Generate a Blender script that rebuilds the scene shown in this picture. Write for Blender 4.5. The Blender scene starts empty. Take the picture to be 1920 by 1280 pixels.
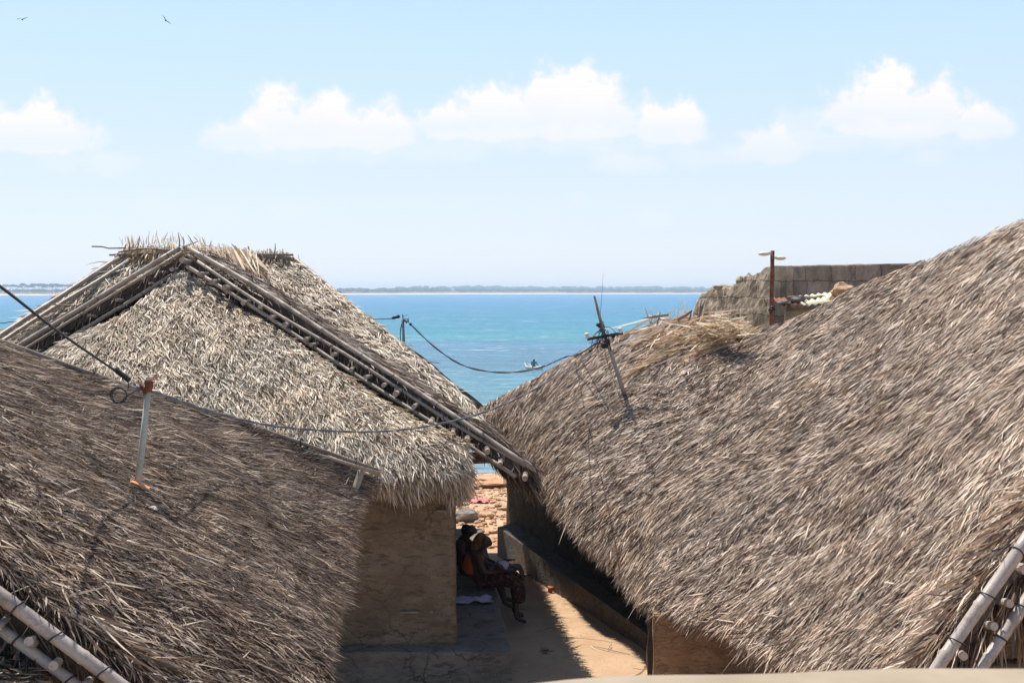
import bpy, bmesh, math, random
import numpy as np
from mathutils import Vector, Matrix, noise
from mathutils.bvhtree import BVHTree
R = math.radians
random.seed(7); rng = np.random.default_rng(7)
scene = bpy.context.scene
col = scene.collection

# ------------------------------------------------------------ camera, sky, sun
CAMZ = 4.6; F = 2300.0; PITCH = math.atan((640-546)/F)
cam_d = bpy.data.cameras.new('camera'); cam = bpy.data.objects.new('camera', cam_d); col.objects.link(cam)
cam.location = (0, 0, CAMZ); cam.rotation_euler = (R(90)-PITCH, 0, 0)
cam_d.sensor_width = 36; cam_d.lens = F/1920*36; cam_d.clip_start = .05; cam_d.clip_end = 60000
cam_d.dof.use_dof = True; cam_d.dof.focus_distance = 14.0; cam_d.dof.aperture_fstop = 14.0
scene.camera = cam
SUN = Vector((-.269, .384, .883)).normalized()
EL = math.asin(SUN.z); AZ = math.atan2(SUN.x, SUN.y)
sd = bpy.data.lights.new('sun', 'SUN'); sd.energy = 5.0; sd.angle = R(.5); sd.color = (1, .95, .87)
so = bpy.data.objects.new('sun', sd); so.rotation_euler = SUN.to_track_quat('Z', 'Y').to_euler(); so.location = (0, 0, 30); col.objects.link(so)
scene.view_settings.view_transform = 'Standard'; scene.view_settings.look = 'None'
scene.view_settings.exposure = 0.57; scene.view_settings.gamma = 1
scene.cycles.max_bounces = 5; scene.cycles.diffuse_bounces = 3; scene.cycles.volume_bounces = 0
scene.cycles.transparent_max_bounces = 8

def px_dir(px, py):
    f = Vector((0, math.cos(PITCH), -math.sin(PITCH))); u = Vector((0, math.sin(PITCH), math.cos(PITCH)))
    return f + Vector((1, 0, 0))*((px-960)/F) + u*((640-py)/F)
def at(px, py, Y):
    d = px_dir(px, py); return Vector((0, 0, CAMZ)) + d*(Y/d.y)
def atz(px, py, z):
    d = px_dir(px, py); return Vector((0, 0, CAMZ)) + d*((z-CAMZ)/d.z)

world = bpy.data.worlds.new('World'); scene.world = world; world.use_nodes = True
class NG:
    def __init__(s, nt): s.nt = nt; s.n = nt.nodes; s.l = nt.links
    def node(s, t, **kw):
        n = s.n.new(t)
        for k, v in kw.items(): setattr(n, k, v)
        return n
    def put(s, sock, v):
        if isinstance(v, bpy.types.NodeSocket): s.l.new(v, sock)
        elif v is not None: sock.default_value = v
    def math(s, op, a, b=None, c=None, clamp=False):
        n = s.node('ShaderNodeMath', operation=op, use_clamp=clamp)
        for i, v in enumerate((a, b, c)):
            if v is not None: s.put(n.inputs[i], v)
        return n.outputs[0]
    def mix(s, f, a, b, mode='MIX'):
        n = s.node('ShaderNodeMix', data_type='RGBA', blend_type=mode)
        s.put(n.inputs[0], f)
        s.put(n.inputs[6], a if isinstance(a, bpy.types.NodeSocket) else (*a[:3], 1))
        s.put(n.inputs[7], b if isinstance(b, bpy.types.NodeSocket) else (*b[:3], 1))
        return n.outputs[2]
    def ramp(s, f, stops, interp='LINEAR'):
        n = s.node('ShaderNodeValToRGB'); cr = n.color_ramp; cr.interpolation = interp
        while len(cr.elements) < len(stops): cr.elements.new(.5)
        for e, (p, c) in zip(cr.elements, stops):
            e.position = p; e.color = (*c, 1) if not isinstance(c, (int, float)) else (c, c, c, 1)
        s.put(n.inputs[0], f); return n.outputs[0]
    def noise(s, vec, scale, detail=4, rough=.55, dist=0, out=0):
        n = s.node('ShaderNodeTexNoise'); s.put(n.inputs['Vector'], vec)
        n.inputs['Scale'].default_value = scale; n.inputs['Detail'].default_value = detail
        n.inputs['Roughness'].default_value = rough; n.inputs['Distortion'].default_value = dist
        return n.outputs[out]
    def mapping(s, vec, scale=(1, 1, 1), rot=(0, 0, 0), loc=(0, 0, 0)):
        n = s.node('ShaderNodeMapping'); s.put(n.inputs[0], vec)
        n.inputs[1].default_value = loc; n.inputs[2].default_value = rot; n.inputs[3].default_value = scale
        return n.outputs[0]
g = NG(world.node_tree); bg = world.node_tree.nodes['Background']
sky = g.node('ShaderNodeTexSky', sky_type='NISHITA', sun_disc=False)
sky.sun_elevation = EL; sky.sun_rotation = AZ; sky.altitude = 0; sky.air_density = 1.0; sky.dust_density = .35; sky.ozone_density = 1.6
tc = g.node('ShaderNodeTexCoord'); sp = g.node('ShaderNodeSeparateXYZ'); g.l.new(tc.outputs['Generated'], sp.inputs[0])
yy = g.math('MAXIMUM', sp.outputs[1], .05)
X = g.math('DIVIDE', sp.outputs[0], yy); Z = g.math('DIVIDE', sp.outputs[2], yy)
cmb = g.node('ShaderNodeCombineXYZ'); g.l.new(X, cmb.inputs[0]); g.l.new(Z, cmb.inputs[2])
n1 = g.noise(cmb.outputs[0], 38, 9, .62); n2 = g.noise(cmb.outputs[0], 15, 3, .5)
# cumulus lobes at infinity: centre x, base y, half width, height (in pixels of the photo, turned into directions)
lobes = [(60, 262, 120, 66, 1), (20, 258, 60, 62, 1), (215, 306, 70, 24, .5), (120, 300, 50, 16, .35),
         (530, 262, 72, 92, 1), (615, 262, 70, 86, 1), (700, 262, 85, 68, 1), (450, 268, 75, 42, .75), (560, 290, 180, 40, .35),
         (830, 240, 60, 50, 1), (930, 244, 90, 82, 1), (1040, 244, 125, 108, 1), (1130, 246, 85, 92, .95), (1250, 252, 75, 55, 1), (1020, 268, 230, 36, .5),
         (1175, 306, 80, 44, .7), (700, 286, 330, 46, .45), (1120, 272, 240, 40, .6), (1560, 266, 190, 34, .6), (1690, 262, 190, 40, .6), (1380, 290, 120, 28, .55), (1300, 296, 70, 30, .4), (1440, 284, 68, 44, .8), (1560, 262, 90, 26, .4),
         (1660, 238, 105, 104, 1), (1755, 238, 80, 95, 1), (1830, 240, 70, 50, 1), (1500, 238, 60, 38, .45), (1740, 290, 46, 20, .5), (1640, 264, 200, 22, .35),
         (290, 392, 90, 34, .25), (540, 396, 60, 24, .25), (400, 402, 60, 18, .2), (1080, 368, 24, 16, .25), (1220, 408, 50, 20, .22)]
acc = None; sh = None
for cx, by, hw, ht, den in lobes:
    d = px_dir(cx, by); bx, bz = d.x/d.y, d.z/d.y; hwv = hw/F; htv = ht/F
    a = g.math('DIVIDE', g.math('SUBTRACT', X, bx), hwv)
    b = g.math('SUBTRACT', Z, bz)
    up = g.math('MAXIMUM', g.math('DIVIDE', b, htv), g.math('DIVIDE', b, -.010))
    r2 = g.math('MULTIPLY_ADD', a, a, g.math('MULTIPLY', up, up))
    m = g.math('SUBTRACT', 1.22 if den > .7 else 1.12, g.math('SQRT', r2))
    m = g.math('MULTIPLY_ADD', g.math('SUBTRACT', n1, .5), 2.1, m)
    m = g.math('MULTIPLY_ADD', g.math('SUBTRACT', n2, .5), .9, m)
    soft = .44 if den > .7 else .7
    c = g.math('MULTIPLY', g.math('DIVIDE', m, soft, clamp=True), den)
    acc = c if acc is None else g.math('MAXIMUM', acc, c)
    s1 = g.math('MULTIPLY', c, g.math('DIVIDE', b, htv, clamp=True))
    sh = s1 if sh is None else g.math('MAXIMUM', sh, s1)
cl = g.math('MULTIPLY', acc, g.math('MULTIPLY_ADD', sh, .6, .36), clamp=True)
el = g.math('ARCSINE', sp.outputs[2])
low = g.ramp(el, [(0, (5.2, 5.55, 6.2)), (.10, (4.7, 5.4, 6.35)), (.2, (4.0, 5.35, 6.6)), (.35, (3.2, 4.6, 6.5))])
skyc = g.mix(g.ramp(el, [(.2, .85), (.75, 0)]), sky.outputs[0], low)
final = g.mix(cl, skyc, (7.0, 6.45, 6.15))
g.l.new(final, bg.inputs[0]); bg.inputs[1].default_value = .108

# ------------------------------------------------------------ object helpers
def link(o): col.objects.link(o); return o
def tag(o, label=None, cat=None, group=None, kind=None):
    if label: o['label'] = label
    if cat: o['category'] = cat
    if group: o['group'] = group
    if kind: o['kind'] = kind
    return o
def thing(name, loc, label, cat, group=None):
    o = link(bpy.data.objects.new(name, None)); o.location = loc; o.empty_display_size = .1
    return tag(o, label, cat, group)
def wloc(o):
    v = Vector((0, 0, 0))
    while o is not None: v += o.location; o = o.parent
    return v
class MB:
    def __init__(s): s.v = []; s.f = []; s.smooth = []
    def add(s, vs, fs, smooth=False):
        b = len(s.v); s.v += [tuple(v) for v in vs]; s.f += [tuple(b+i for i in f) for f in fs]; s.smooth += [smooth]*len(fs)
        return s
    def box(s, c, size, rot=None, jit=0):
        h = Vector(size)/2; M = rot if rot is not None else Matrix.Identity(3); vs = []
        for x in (-1, 1):
            for y in (-1, 1):
                for z in (-1, 1):
                    p = Vector((x*h.x, y*h.y, z*h.z))
                    if jit: p += Vector([random.uniform(-jit, jit) for _ in range(3)])
                    vs.append(Vector(c) + M @ p)
        return s.add(vs, [(0, 1, 3, 2), (4, 6, 7, 5), (0, 4, 5, 1), (2, 3, 7, 6), (0, 2, 6, 4), (1, 5, 7, 3)])
    def tube(s, pts, r, n=8, cap=True, smooth=True):
        pts = [Vector(p) for p in pts]; rs = r if isinstance(r, (list, tuple)) else [r]*len(pts)
        rings = []; prev = None
        for i, p in enumerate(pts):
            d = (pts[min(i+1, len(pts)-1)]-pts[max(i-1, 0)]).normalized()
            if prev is None: a = d.orthogonal().normalized()
            else: a = (prev-d*prev.dot(d)).normalized()
            prev = a; b = d.cross(a)
            rings.append([p+(a*math.cos(t)+b*math.sin(t))*rs[i] for t in [2*math.pi*k/n for k in range(n)]])
        vs = [v for rg in rings for v in rg]; fs = []
        for i in range(len(pts)-1):
            for k in range(n): fs.append((i*n+k, i*n+(k+1) % n, (i+1)*n+(k+1) % n, (i+1)*n+k))
        s.add(vs, fs, smooth)
        if cap: 
            b = len(s.v)-len(vs); s.f.append(tuple(b+k for k in range(n))[::-1]); s.f.append(tuple(b+(len(pts)-1)*n+k for k in range(n))); s.smooth += [False, False]
        return s
    def ball(s, c, r, sub=2, rot=None, nz=0, seed=0):
        bm = bmesh.new(); bmesh.ops.create_icosphere(bm, subdivisions=sub, radius=1)
        rv = Vector(r) if not isinstance(r, (int, float)) else Vector((r, r, r)); M = rot if rot is not None else Matrix.Identity(3)
        vs = []
        for v in bm.verts:
            p = v.co.copy()
            if nz: p *= 1+nz*noise.noise(p*1.4+Vector((seed*7.3, seed, 0)))+nz*.5*noise.noise(p*3.2+Vector((seed, 0, seed*3.1)))
            vs.append(Vector(c)+M @ Vector((p.x*rv.x, p.y*rv.y, p.z*rv.z)))
        fs = [tuple(v.index for v in f.verts) for f in bm.faces]; bm.free()
        return s.add(vs, fs, nz < .3)
    def build(s, name, mat, parent=None, loc=None):
        off = wloc(parent) if parent is not None else (Vector(loc) if loc is not None else Vector((0, 0, 0)))
        me = bpy.data.meshes.new(name); me.from_pydata([tuple(Vector(v)-off) for v in s.v], [], s.f)
        me.polygons.foreach_set('use_smooth', s.smooth); me.materials.append(mat); me.update()
        o = link(bpy.data.objects.new(name, me))
        if parent is not None: o.parent = parent
        elif loc is not None: o.location = loc
        return o
def np_mesh(name, V, Fq, mat, parent=None, attr=None, smooth=False):
    off = np.array(wloc(parent)) if parent is not None else np.zeros(3)
    me = bpy.data.meshes.new(name); V = V-off
    me.vertices.add(len(V)); me.vertices.foreach_set('co', V.astype(np.float32).ravel())
    me.loops.add(Fq.size); me.loops.foreach_set('vertex_index', Fq.astype(np.int32).ravel())
    me.polygons.add(len(Fq)); me.polygons.foreach_set('loop_start', np.arange(0, Fq.size, 4, dtype=np.int32))
    try: me.polygons.foreach_set('loop_total', np.full(len(Fq), 4, dtype=np.int32))
    except Exception: pass
    me.update(calc_edges=True); me.polygons.foreach_set('use_smooth', np.full(len(Fq), smooth))
    if attr is not None:
        a = me.attributes.new('rnd', 'FLOAT', 'POINT'); a.data.foreach_set('value', attr.astype(np.float32))
    me.materials.append(mat); me.validate()
    o = link(bpy.data.objects.new(name, me))
    if parent is not None: o.parent = parent
    return o

# ------------------------------------------------------------ materials
def mat(name, colr=(.5, .5, .5), rough=.8, spec=.2, metal=0, fn=None, bump=None):
    m = bpy.data.materials.new(name); m.use_nodes = True; g = NG(m.node_tree); b = g.n['Principled BSDF']
    b.inputs['Roughness'].default_value = rough; b.inputs['Specular IOR Level'].default_value = spec; b.inputs['Metallic'].default_value = metal
    b.inputs['Base Color'].default_value = (*colr, 1)
    if fn: fn(g, b)
    return m
def pos(g): return g.node('ShaderNodeNewGeometry').outputs['Position']
def objc(g): return g.node('ShaderNodeTexCoord').outputs['Object']
def bumpn(g, b, h, strength=.5, dist=.02):
    n = g.node('ShaderNodeBump'); n.inputs['Strength'].default_value = strength; n.inputs['Distance'].default_value = dist
    g.put(n.inputs['Height'], h); g.l.new(n.outputs[0], b.inputs['Normal'])
def thatch_mat(name, stops, tintscale=.8, warm=(.33, .26, .19), wf=.35, trans=.16):
    def fn(g, b):
        a = g.node('ShaderNodeAttribute', attribute_name='rnd')
        c = g.ramp(a.outputs['Fac'], stops)
        n = g.noise(pos(g), tintscale, 5, .65)
        c = g.mix(g.math('MULTIPLY', g.ramp(n, [(.45, 0), (.7, 1)]), wf), c, g.mix(1, c, (warm[0]*2.6, warm[1]*2.6, warm[2]*2.6), 'MULTIPLY'))
        n2 = g.noise(pos(g), 3.2, 4, .6)
        c = g.mix(1, c, g.ramp(n2, [(.3, .78), (.62, 1.08)]), 'MULTIPLY')
        n3 = g.noise(g.mapping(pos(g), (1, 1, 1)), 60, 2, .5)
        c = g.mix(1, c, g.ramp(n3, [(.3, .88), (.7, 1.1)]), 'MULTIPLY')
        g.l.new(c, b.inputs['Base Color'])
        tr = g.node('ShaderNodeBsdfTranslucent'); g.l.new(g.mix(1, c, (1.0, .86, .66), 'MULTIPLY'), tr.inputs[0])
        mx = g.node('ShaderNodeMixShader'); mx.inputs[0].default_value = trans
        g.l.new(b.outputs[0], mx.inputs[1]); g.l.new(tr.outputs[0], mx.inputs[2]); g.l.new(mx.outputs[0], g.n['Material Output'].inputs[0])
    return mat(name, rough=.62, spec=.3, fn=fn)
M_thL = thatch_mat('thatch weathered brown', [(0, (.045, .03, .022)), (.35, (.135, .09, .065)), (.65, (.29, .212, .155)), (.88, (.52, .41, .31)), (1, (.74, .62, .48))])
M_thR = thatch_mat('thatch weathered grey', [(0, (.055, .037, .028)), (.28, (.19, .13, .095)), (.55, (.45, .34, .26)), (.78, (.74, .60, .475)), (1, (.88, .76, .62))])
M_thM = thatch_mat('thatch pale palm', [(0, (.09, .065, .045)), (.25, (.33, .26, .185)), (.55, (.64, .54, .42)), (.85, (.82, .73, .59)), (1, (.9, .83, .7))])
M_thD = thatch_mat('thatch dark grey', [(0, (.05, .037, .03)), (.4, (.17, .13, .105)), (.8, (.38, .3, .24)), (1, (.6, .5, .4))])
M_straw = thatch_mat('fresh straw', [(0, (.24, .17, .11)), (.3, (.46, .36, .25)), (.7, (.72, .59, .43)), (1, (.88, .77, .62))], wf=.2, trans=.35)
M_base = mat('thatch underlayer', rough=.95, fn=lambda g, b: g.l.new(g.ramp(g.noise(pos(g), 18, 5), [(.3, (.05, .037, .028)), (.7, (.13, .1, .08))]), b.inputs['Base Color']))
def bam_fn(lo, hi):
    def fn(g, b):
        n = g.noise(g.mapping(objc(g), (1, 1, 1)), 5, 6, .75, .2)
        c = g.ramp(n, [(.3, lo), (.5, hi), (.75, tuple(min(1, x*1.15) for x in hi))])
        n2 = g.noise(objc(g), 60, 2)
        c = g.mix(g.ramp(n2, [(.55, 0), (.75, .45)]), c, tuple(x*.5 for x in lo))
        g.l.new(c, b.inputs['Base Color']); bumpn(g, b, n, .4, .01)
    return fn
M_bam = mat('weathered bamboo', rough=.5, spec=.35, fn=bam_fn((.15, .115, .085), (.33, .27, .215)))
M_bamp = mat('pale bamboo', rough=.45, spec=.35, fn=bam_fn((.17, .135, .11), (.38, .32, .28)))
M_bamd = mat('dark bamboo', rough=.6, spec=.25, fn=bam_fn((.12, .09, .07), (.25, .2, .16)))
def mud_fn(lo, hi, sc=1):
    def fn(g, b):
        p = g.mapping(pos(g), (1, 1, 1.6)); n = g.noise(p, 2.2*sc, 8, .7, .5); n2 = g.noise(g.mapping(pos(g), (1, 1, 3.2)), 6*sc, 6, .62, 1.2)
        c = g.ramp(n, [(.3, lo), (.7, hi)])
        c = g.mix(g.ramp(n2, [(.35, .75), (.5, 0)]), c, tuple(x*.55 for x in lo))
        c = g.mix(g.ramp(g.noise(pos(g), 38, 2), [(.68, 0), (.76, .8)]), c, (.5, .42, .33))
        vo = g.node('ShaderNodeTexVoronoi', feature='DISTANCE_TO_EDGE'); vo.inputs['Scale'].default_value = 1.7*sc
        g.l.new(g.mix(.35, g.mapping(pos(g), (1, 1, 1.3)), g.noise(pos(g), 3, 4, .6, out=1), 'ADD'), vo.inputs['Vector'])
        crk = g.math('MULTIPLY', g.ramp(vo.outputs['Distance'], [(.004, 1), (.02, 0)]), g.ramp(g.noise(pos(g), 1.3, 3), [(.45, 0), (.6, .8)]))
        c = g.mix(crk, c, tuple(x*.3 for x in lo))
        c = g.mix(g.ramp(g.noise(pos(g), .9, 4, .6), [(.55, 0), (.62, .45)]), c, tuple(x*.75 for x in lo))
        g.l.new(c, b.inputs['Base Color'])
        h = g.math('MULTIPLY_ADD', n2, .7, n); bumpn(g, b, g.math('MULTIPLY_ADD', g.noise(pos(g), 45, 3), .25, h), .9, .05)
    return fn
M_mud = mat('mud daub', rough=.95, spec=.1, fn=mud_fn((.15, .115, .08), (.26, .21, .152)))
M_mudr = mat('red mud daub', rough=.95, spec=.1, fn=mud_fn((.26, .155, .085), (.46, .30, .18), 1.4))
M_cem = mat('worn cement', rough=.85, spec=.25, fn=mud_fn((.12, .105, .085), (.22, .20, .17), .8))
M_curb = mat('worn kerb cement', rough=.8, spec=.3, fn=mud_fn((.07, .052, .04), (.14, .11, .082), 1.3))
M_mudsh = mat('shade toned mud', rough=.95, spec=.1, fn=mud_fn((.05, .036, .026), (.10, .075, .052)))  # near-black mud: the passage shade is painted into these side walls
M_rust = mat('rusty steel', rough=.8, spec=.2, fn=lambda g, b: g.l.new(g.ramp(g.noise(objc(g), 12, 6), [(.35, (.10, .035, .02)), (.65, (.26, .10, .055))]), b.inputs['Base Color']))
M_blk = mat('black cable', (.02, .02, .022), .5, .4)
M_gcab = mat('grey cable', (.16, .17, .19), .5, .4)
M_porc = mat('porcelain', (.72, .7, .66), .25, .5)
M_lampw = mat('lamp housing', (.68, .62, .48), .4, .4)
def stone_fn(lo, hi):
    def fn(g, b):
        n = g.noise(pos(g), 5, 8, .65); g.l.new(g.ramp(n, [(.3, lo), (.7, hi)]), b.inputs['Base Color']); bumpn(g, b, g.noise(pos(g), 22, 5, .65), .7, .03)
    return fn
M_stone = mat('tan coral stone', rough=.9, fn=stone_fn((.4, .22, .12), (.64, .42, .26)))
M_stg = mat('grey stone', rough=.9, fn=stone_fn((.15, .12, .10), (.28, .24, .20)))
M_rock = mat('reddish rock', rough=.9, fn=stone_fn((.38, .2, .11), (.6, .37, .22)))

# ------------------------------------------------------------ roof surfaces and thatch
class Surf:
    """Ruled roof slope: stations of (eave point, crest point), smooth along u; v=0 crest, v=1 eave."""
    def __init__(s, st, bulge=.12, droop=.1, amp=.05, smooth=True):
        s.E = np.array([tuple(a) for a, b in st]); s.C = np.array([tuple(b) for a, b in st]); s.n = len(st)
        s.bulge = bulge; s.droop = droop; s.amp = amp; s.sm = smooth; s.flip = 1
        _, _, _, N = s.frame(np.array([.5]), np.array([.5]))
        if N[0, 2] < 0: s.flip = -1
    def _cr(s, A, t):
        x = np.clip(t, 0, 1)*(s.n-1); i = np.minimum(x.astype(int), s.n-2); f = (x-i)[:, None]
        p1 = A[i]; p2 = A[i+1]
        if not s.sm or s.n < 3: return p1+(p2-p1)*f
        p0 = np.where((i > 0)[:, None], A[np.maximum(i-1, 0)], 2*p1-p2)
        p3 = np.where((i < s.n-2)[:, None], A[np.minimum(i+2, s.n-1)], 2*p2-p1)
        return .5*((2*p1)+(-p0+p2)*f+(2*p0-5*p1+4*p2-p3)*f**2+(-p0+3*p1-3*p2+p3)*f**3)
    def P(s, u, v):
        e = s._cr(s.E, u); c = s._cr(s.C, u); p = c+(e-c)*v[:, None]
        z = s.bulge*np.sin(np.pi*np.clip(v, 0, 1))-s.droop*np.clip((v-.8)/.2, 0, 1.6)**2
        x, y = p[:, 0], p[:, 1]
        z += s.amp*(np.sin(x*1.9+1.3*np.sin(y*.9))*np.cos(y*1.35+.7*x)+.5*np.sin(x*4.3+y*3.1+1.0)+.28*np.sin(x*11+2*np.sin(y*5))*np.sin(y*9+2*np.sin(x*4)))
        p[:, 2] += z; return p
    def frame(s, u, v):
        e = 1e-3; p = s.P(u, v); T = (s.P(u, v+e)-s.P(u, v-e)); S = (s.P(np.clip(u+e, 0, 1), v)-s.P(np.clip(u-e, 0, 1), v))
        T /= np.linalg.norm(T, axis=1)[:, None]; S /= np.linalg.norm(S, axis=1)[:, None]+1e-9
        N = np.cross(S, T)*s.flip; N /= np.linalg.norm(N, axis=1)[:, None]+1e-9; S2 = np.cross(T, N)
        return p, T, S2, N
    def sample(s, n, u0=0, u1=1, v0=0, v1=1, margin=120):
        k = 70; uu = np.linspace(u0, u1, k+1); vv = np.linspace(v0, v1, k+1)
        U, V = np.meshgrid((uu[1:]+uu[:-1])/2, (vv[1:]+vv[:-1])/2, indexing='ij'); U = U.ravel(); V = V.ravel()
        a = s.P(U, V); du = (u1-u0)/k; dv = (v1-v0)/k
        A = np.linalg.norm(np.cross(s.P(U+du/2, V)-s.P(U-du/2, V), s.P(U, V+dv/2)-s.P(U, V-dv/2)), axis=1)
        Y = np.maximum(a[:, 1], .5); px = 960+a[:, 0]/Y*F; py = 546-(a[:, 2]-CAMZ)/Y*F
        A = A*((px > -margin) & (px < 1920+margin) & (py < 1280+margin))
        s.vis_area = A.sum(); c = rng.choice(len(A), n, p=A/A.sum())
        return np.clip(U[c]+rng.uniform(-.5, .5, n)*du, 0, 1), np.clip(V[c]+rng.uniform(-.5, .5, n)*dv, 0, 1.02)
    def base(s, mb, th=.16, nu=40, nv=24, top=-.03):
        U, V = np.meshgrid(np.linspace(0, 1, nu+1), np.linspace(0, 1, nv+1), indexing='ij'); p, T, S, N = s.frame(U.ravel(), V.ravel())
        a = p+N*top; b = p-N*th; vs = [tuple(x) for x in a]+[tuple(x) for x in b]; fs = []; o = (nu+1)*(nv+1)
        ix = lambda i, j: i*(nv+1)+j
        for i in range(nu):
            for j in range(nv):
                q = (ix(i, j), ix(i+1, j), ix(i+1, j+1), ix(i, j+1)); fs.append(q); fs.append(tuple(o+t for t in q[::-1]))
        for i in range(nu):
            for j in (0, nv): fs.append((ix(i, j), ix(i+1, j), o+ix(i+1, j), o+ix(i, j)))
        for j in range(nv):
            for i in (0, nu): fs.append((ix(i, j), ix(i, j+1), o+ix(i, j+1), o+ix(i, j)))
        mb.add(vs, fs); return mb
class Blades:
    def __init__(s): s.V = []; s.A = []
    def add(s, p, d, side, N, L, W, lift, curl, roll, rnd, hang=0):
        n = len(p); L = L[:, None]; W = W[:, None]; c = np.cos(roll)[:, None]; r = np.sin(roll)[:, None]
        w = side*c+N*r; out = []
        for t, wp in ((0, .75), (.4, 1), (.75, .7), (1, .12)):
            q = p+d*L*t+N*(lift[:, None]*L*t-curl[:, None]*L*t*t); q[:, 2] -= (hang*L[:, 0]*t*t)
            tw = w*W*wp*.5; out.append(q-tw); out.append(q+tw)
        s.V.append(np.stack(out, 1).reshape(-1, 3)); s.A.append(np.repeat(rnd, 8))
    def cover(s, S, n, L=(.2, .4), W=.02, yaw=0, yawsd=.2, lift=(.02, .16), curl=(0, .15), h=(0, .05), rollsd=.5, bias=0, hang=0, **kw):
        u, v = S.sample(n, **kw); p, T, Sd, N = S.frame(u, v)
        a = yaw+rng.normal(0, yawsd, n)+.16*np.sin(p[:, 0]*2.1+p[:, 1]*1.3)+.15*np.sin(p[:, 0]*9+2.3*np.sin(p[:, 1]*6))*np.sin(p[:, 1]*11+p[:, 0]*3)
        d = T*np.cos(a)[:, None]+Sd*np.sin(a)[:, None]; sd = np.cross(d, N)
        p = p+N*rng.uniform(*h, n)[:, None]
        clump = .17*np.sin(p[:, 0]*7+3*np.sin(p[:, 1]*5))*np.sin(p[:, 1]*8+p[:, 2]*9)
        rnd = np.clip(rng.beta(1.05, 1.25, n)+clump+bias, 0, 1)
        s.add(p, d, sd, N, rng.uniform(*L, n)*rng.choice([1, 1, 1.4], n), W*rng.uniform(.5, 1.5, n), rng.uniform(*lift, n), rng.uniform(*curl, n), rng.normal(0, rollsd, n), rnd, hang)
    def fringe(s, S, n, L=(.2, .45), W=.02, v=(.93, 1.0), depth=.18, yawsd=.2, down=.55, yaw=0, u=(0, 1), bias=0):
        uu = rng.uniform(u[0], u[1], n); vv = rng.uniform(v[0], v[1], n); p, T, Sd, N = S.frame(uu, vv)
        a = yaw+rng.normal(0, yawsd, n); d = T*np.cos(a)[:, None]+Sd*np.sin(a)[:, None]
        d = d+np.array([0, 0, -1.])*rng.uniform(.3, 1, n)[:, None]*down; d /= np.linalg.norm(d, axis=1)[:, None]; sd = np.cross(d, N); sd /= np.linalg.norm(sd, axis=1)[:, None]
        NN = np.cross(sd, d); dep = rng.uniform(0, 1, n); p = p-N*(dep*depth)[:, None]
        wav = .5+.5*np.sin(uu*37+2*np.sin(uu*91))
        s.add(p, d, sd, NN, rng.uniform(*L, n)*(.75+.5*wav), W*rng.uniform(.5, 1.5, n), rng.uniform(-.02, .1, n), rng.uniform(0, .2, n), rng.normal(0, .5, n), np.clip(rng.beta(1.7, 2, n)+bias-.15*dep, 0, 1))
    def scatter(s, P0, P1, n, L, W, dirv, sd=.25, up=(0, .1), spread=.03, bias=0, thick=.05):
        """loose blades along the segment P0-P1 pointing along dirv"""
        t = rng.uniform(0, 1, n)[:, None]; p = np.array(P0)*(1-t)+np.array(P1)*t+rng.normal(0, spread, (n, 3)); p[:, 2] += rng.uniform(0, thick, n)
        d = np.array(dirv, float)[None, :]+rng.normal(0, sd, (n, 3)); d /= np.linalg.norm(d, axis=1)[:, None]
        side = np.cross(d, rng.normal(0, 1, (n, 3))); side /= np.linalg.norm(side, axis=1)[:, None]; N = np.cross(side, d)
        s.add(p, d, side, N, rng.uniform(*L, n), W*rng.uniform(.5, 1.5, n), rng.uniform(*up, n), rng.uniform(0, .1, n), np.zeros(n), np.clip(rng.beta(1.8, 1.8, n)+bias, 0, 1))
    def build(s, name, m, parent):
        V = np.concatenate(s.V); A = np.concatenate(s.A); n = len(V)//8
        q = np.array([[0, 1, 3, 2], [2, 3, 5, 4], [4, 5, 7, 6]]); Fq = (np.arange(n)[:, None, None]*8+q[None]).reshape(-1, 4)
        return np_mesh(name, V, Fq, m, parent, A)
def bamboo(mb, a, b, r, taper=.85, sag=.0, node=.38, n=10):
    a = Vector(a); b = Vector(b); L = (b-a).length; pts = []; rs = []; k = max(2, int(L/node)); seed = random.random()*50
    side = (b-a).cross(Vector((0, 0, 1))).normalized()
    def P(t): return a.lerp(b, t)+Vector((0, 0, -sag*4*t*(1-t)))+side*.012*L*noise.noise(Vector((t*2.2, seed, 0)))+Vector((0, 0, .012*L*noise.noise(Vector((t*2.2, 0, seed)))))
    for i in range(k+1):
        for dt, kr in ((-.018, 1), (0, 1.12), (.018, 1)):
            t = (i+ .25*math.sin(seed+i))/k+dt/L*1.0
            if 0 <= t <= 1: pts.append(P(t)); rs.append(r*(1-(1-taper)*t)*kr)
    if not pts or (pts[0]-a).length > .01: pts.insert(0, P(0)); rs.insert(0, r)
    if (pts[-1]-b).length > .01: pts.append(P(1)); rs.append(r*taper)
    return mb.tube(pts, rs, n)
def lashing(mb, c, d, r, turns=2, th=.006):
    d = Vector(d).normalized(); a = d.orthogonal().normalized(); b = d.cross(a)
    for k in range(turns):
        o = Vector(c)+d*(k-.5)*th*3; tilt = random.uniform(-.4, .4)
        mb.tube([o+(a*math.cos(t)+b*math.sin(t))*r+d*tilt*r*math.cos(t) for t in [2*math.pi*i/14 for i in range(15)]], th, 5, False)

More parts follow.
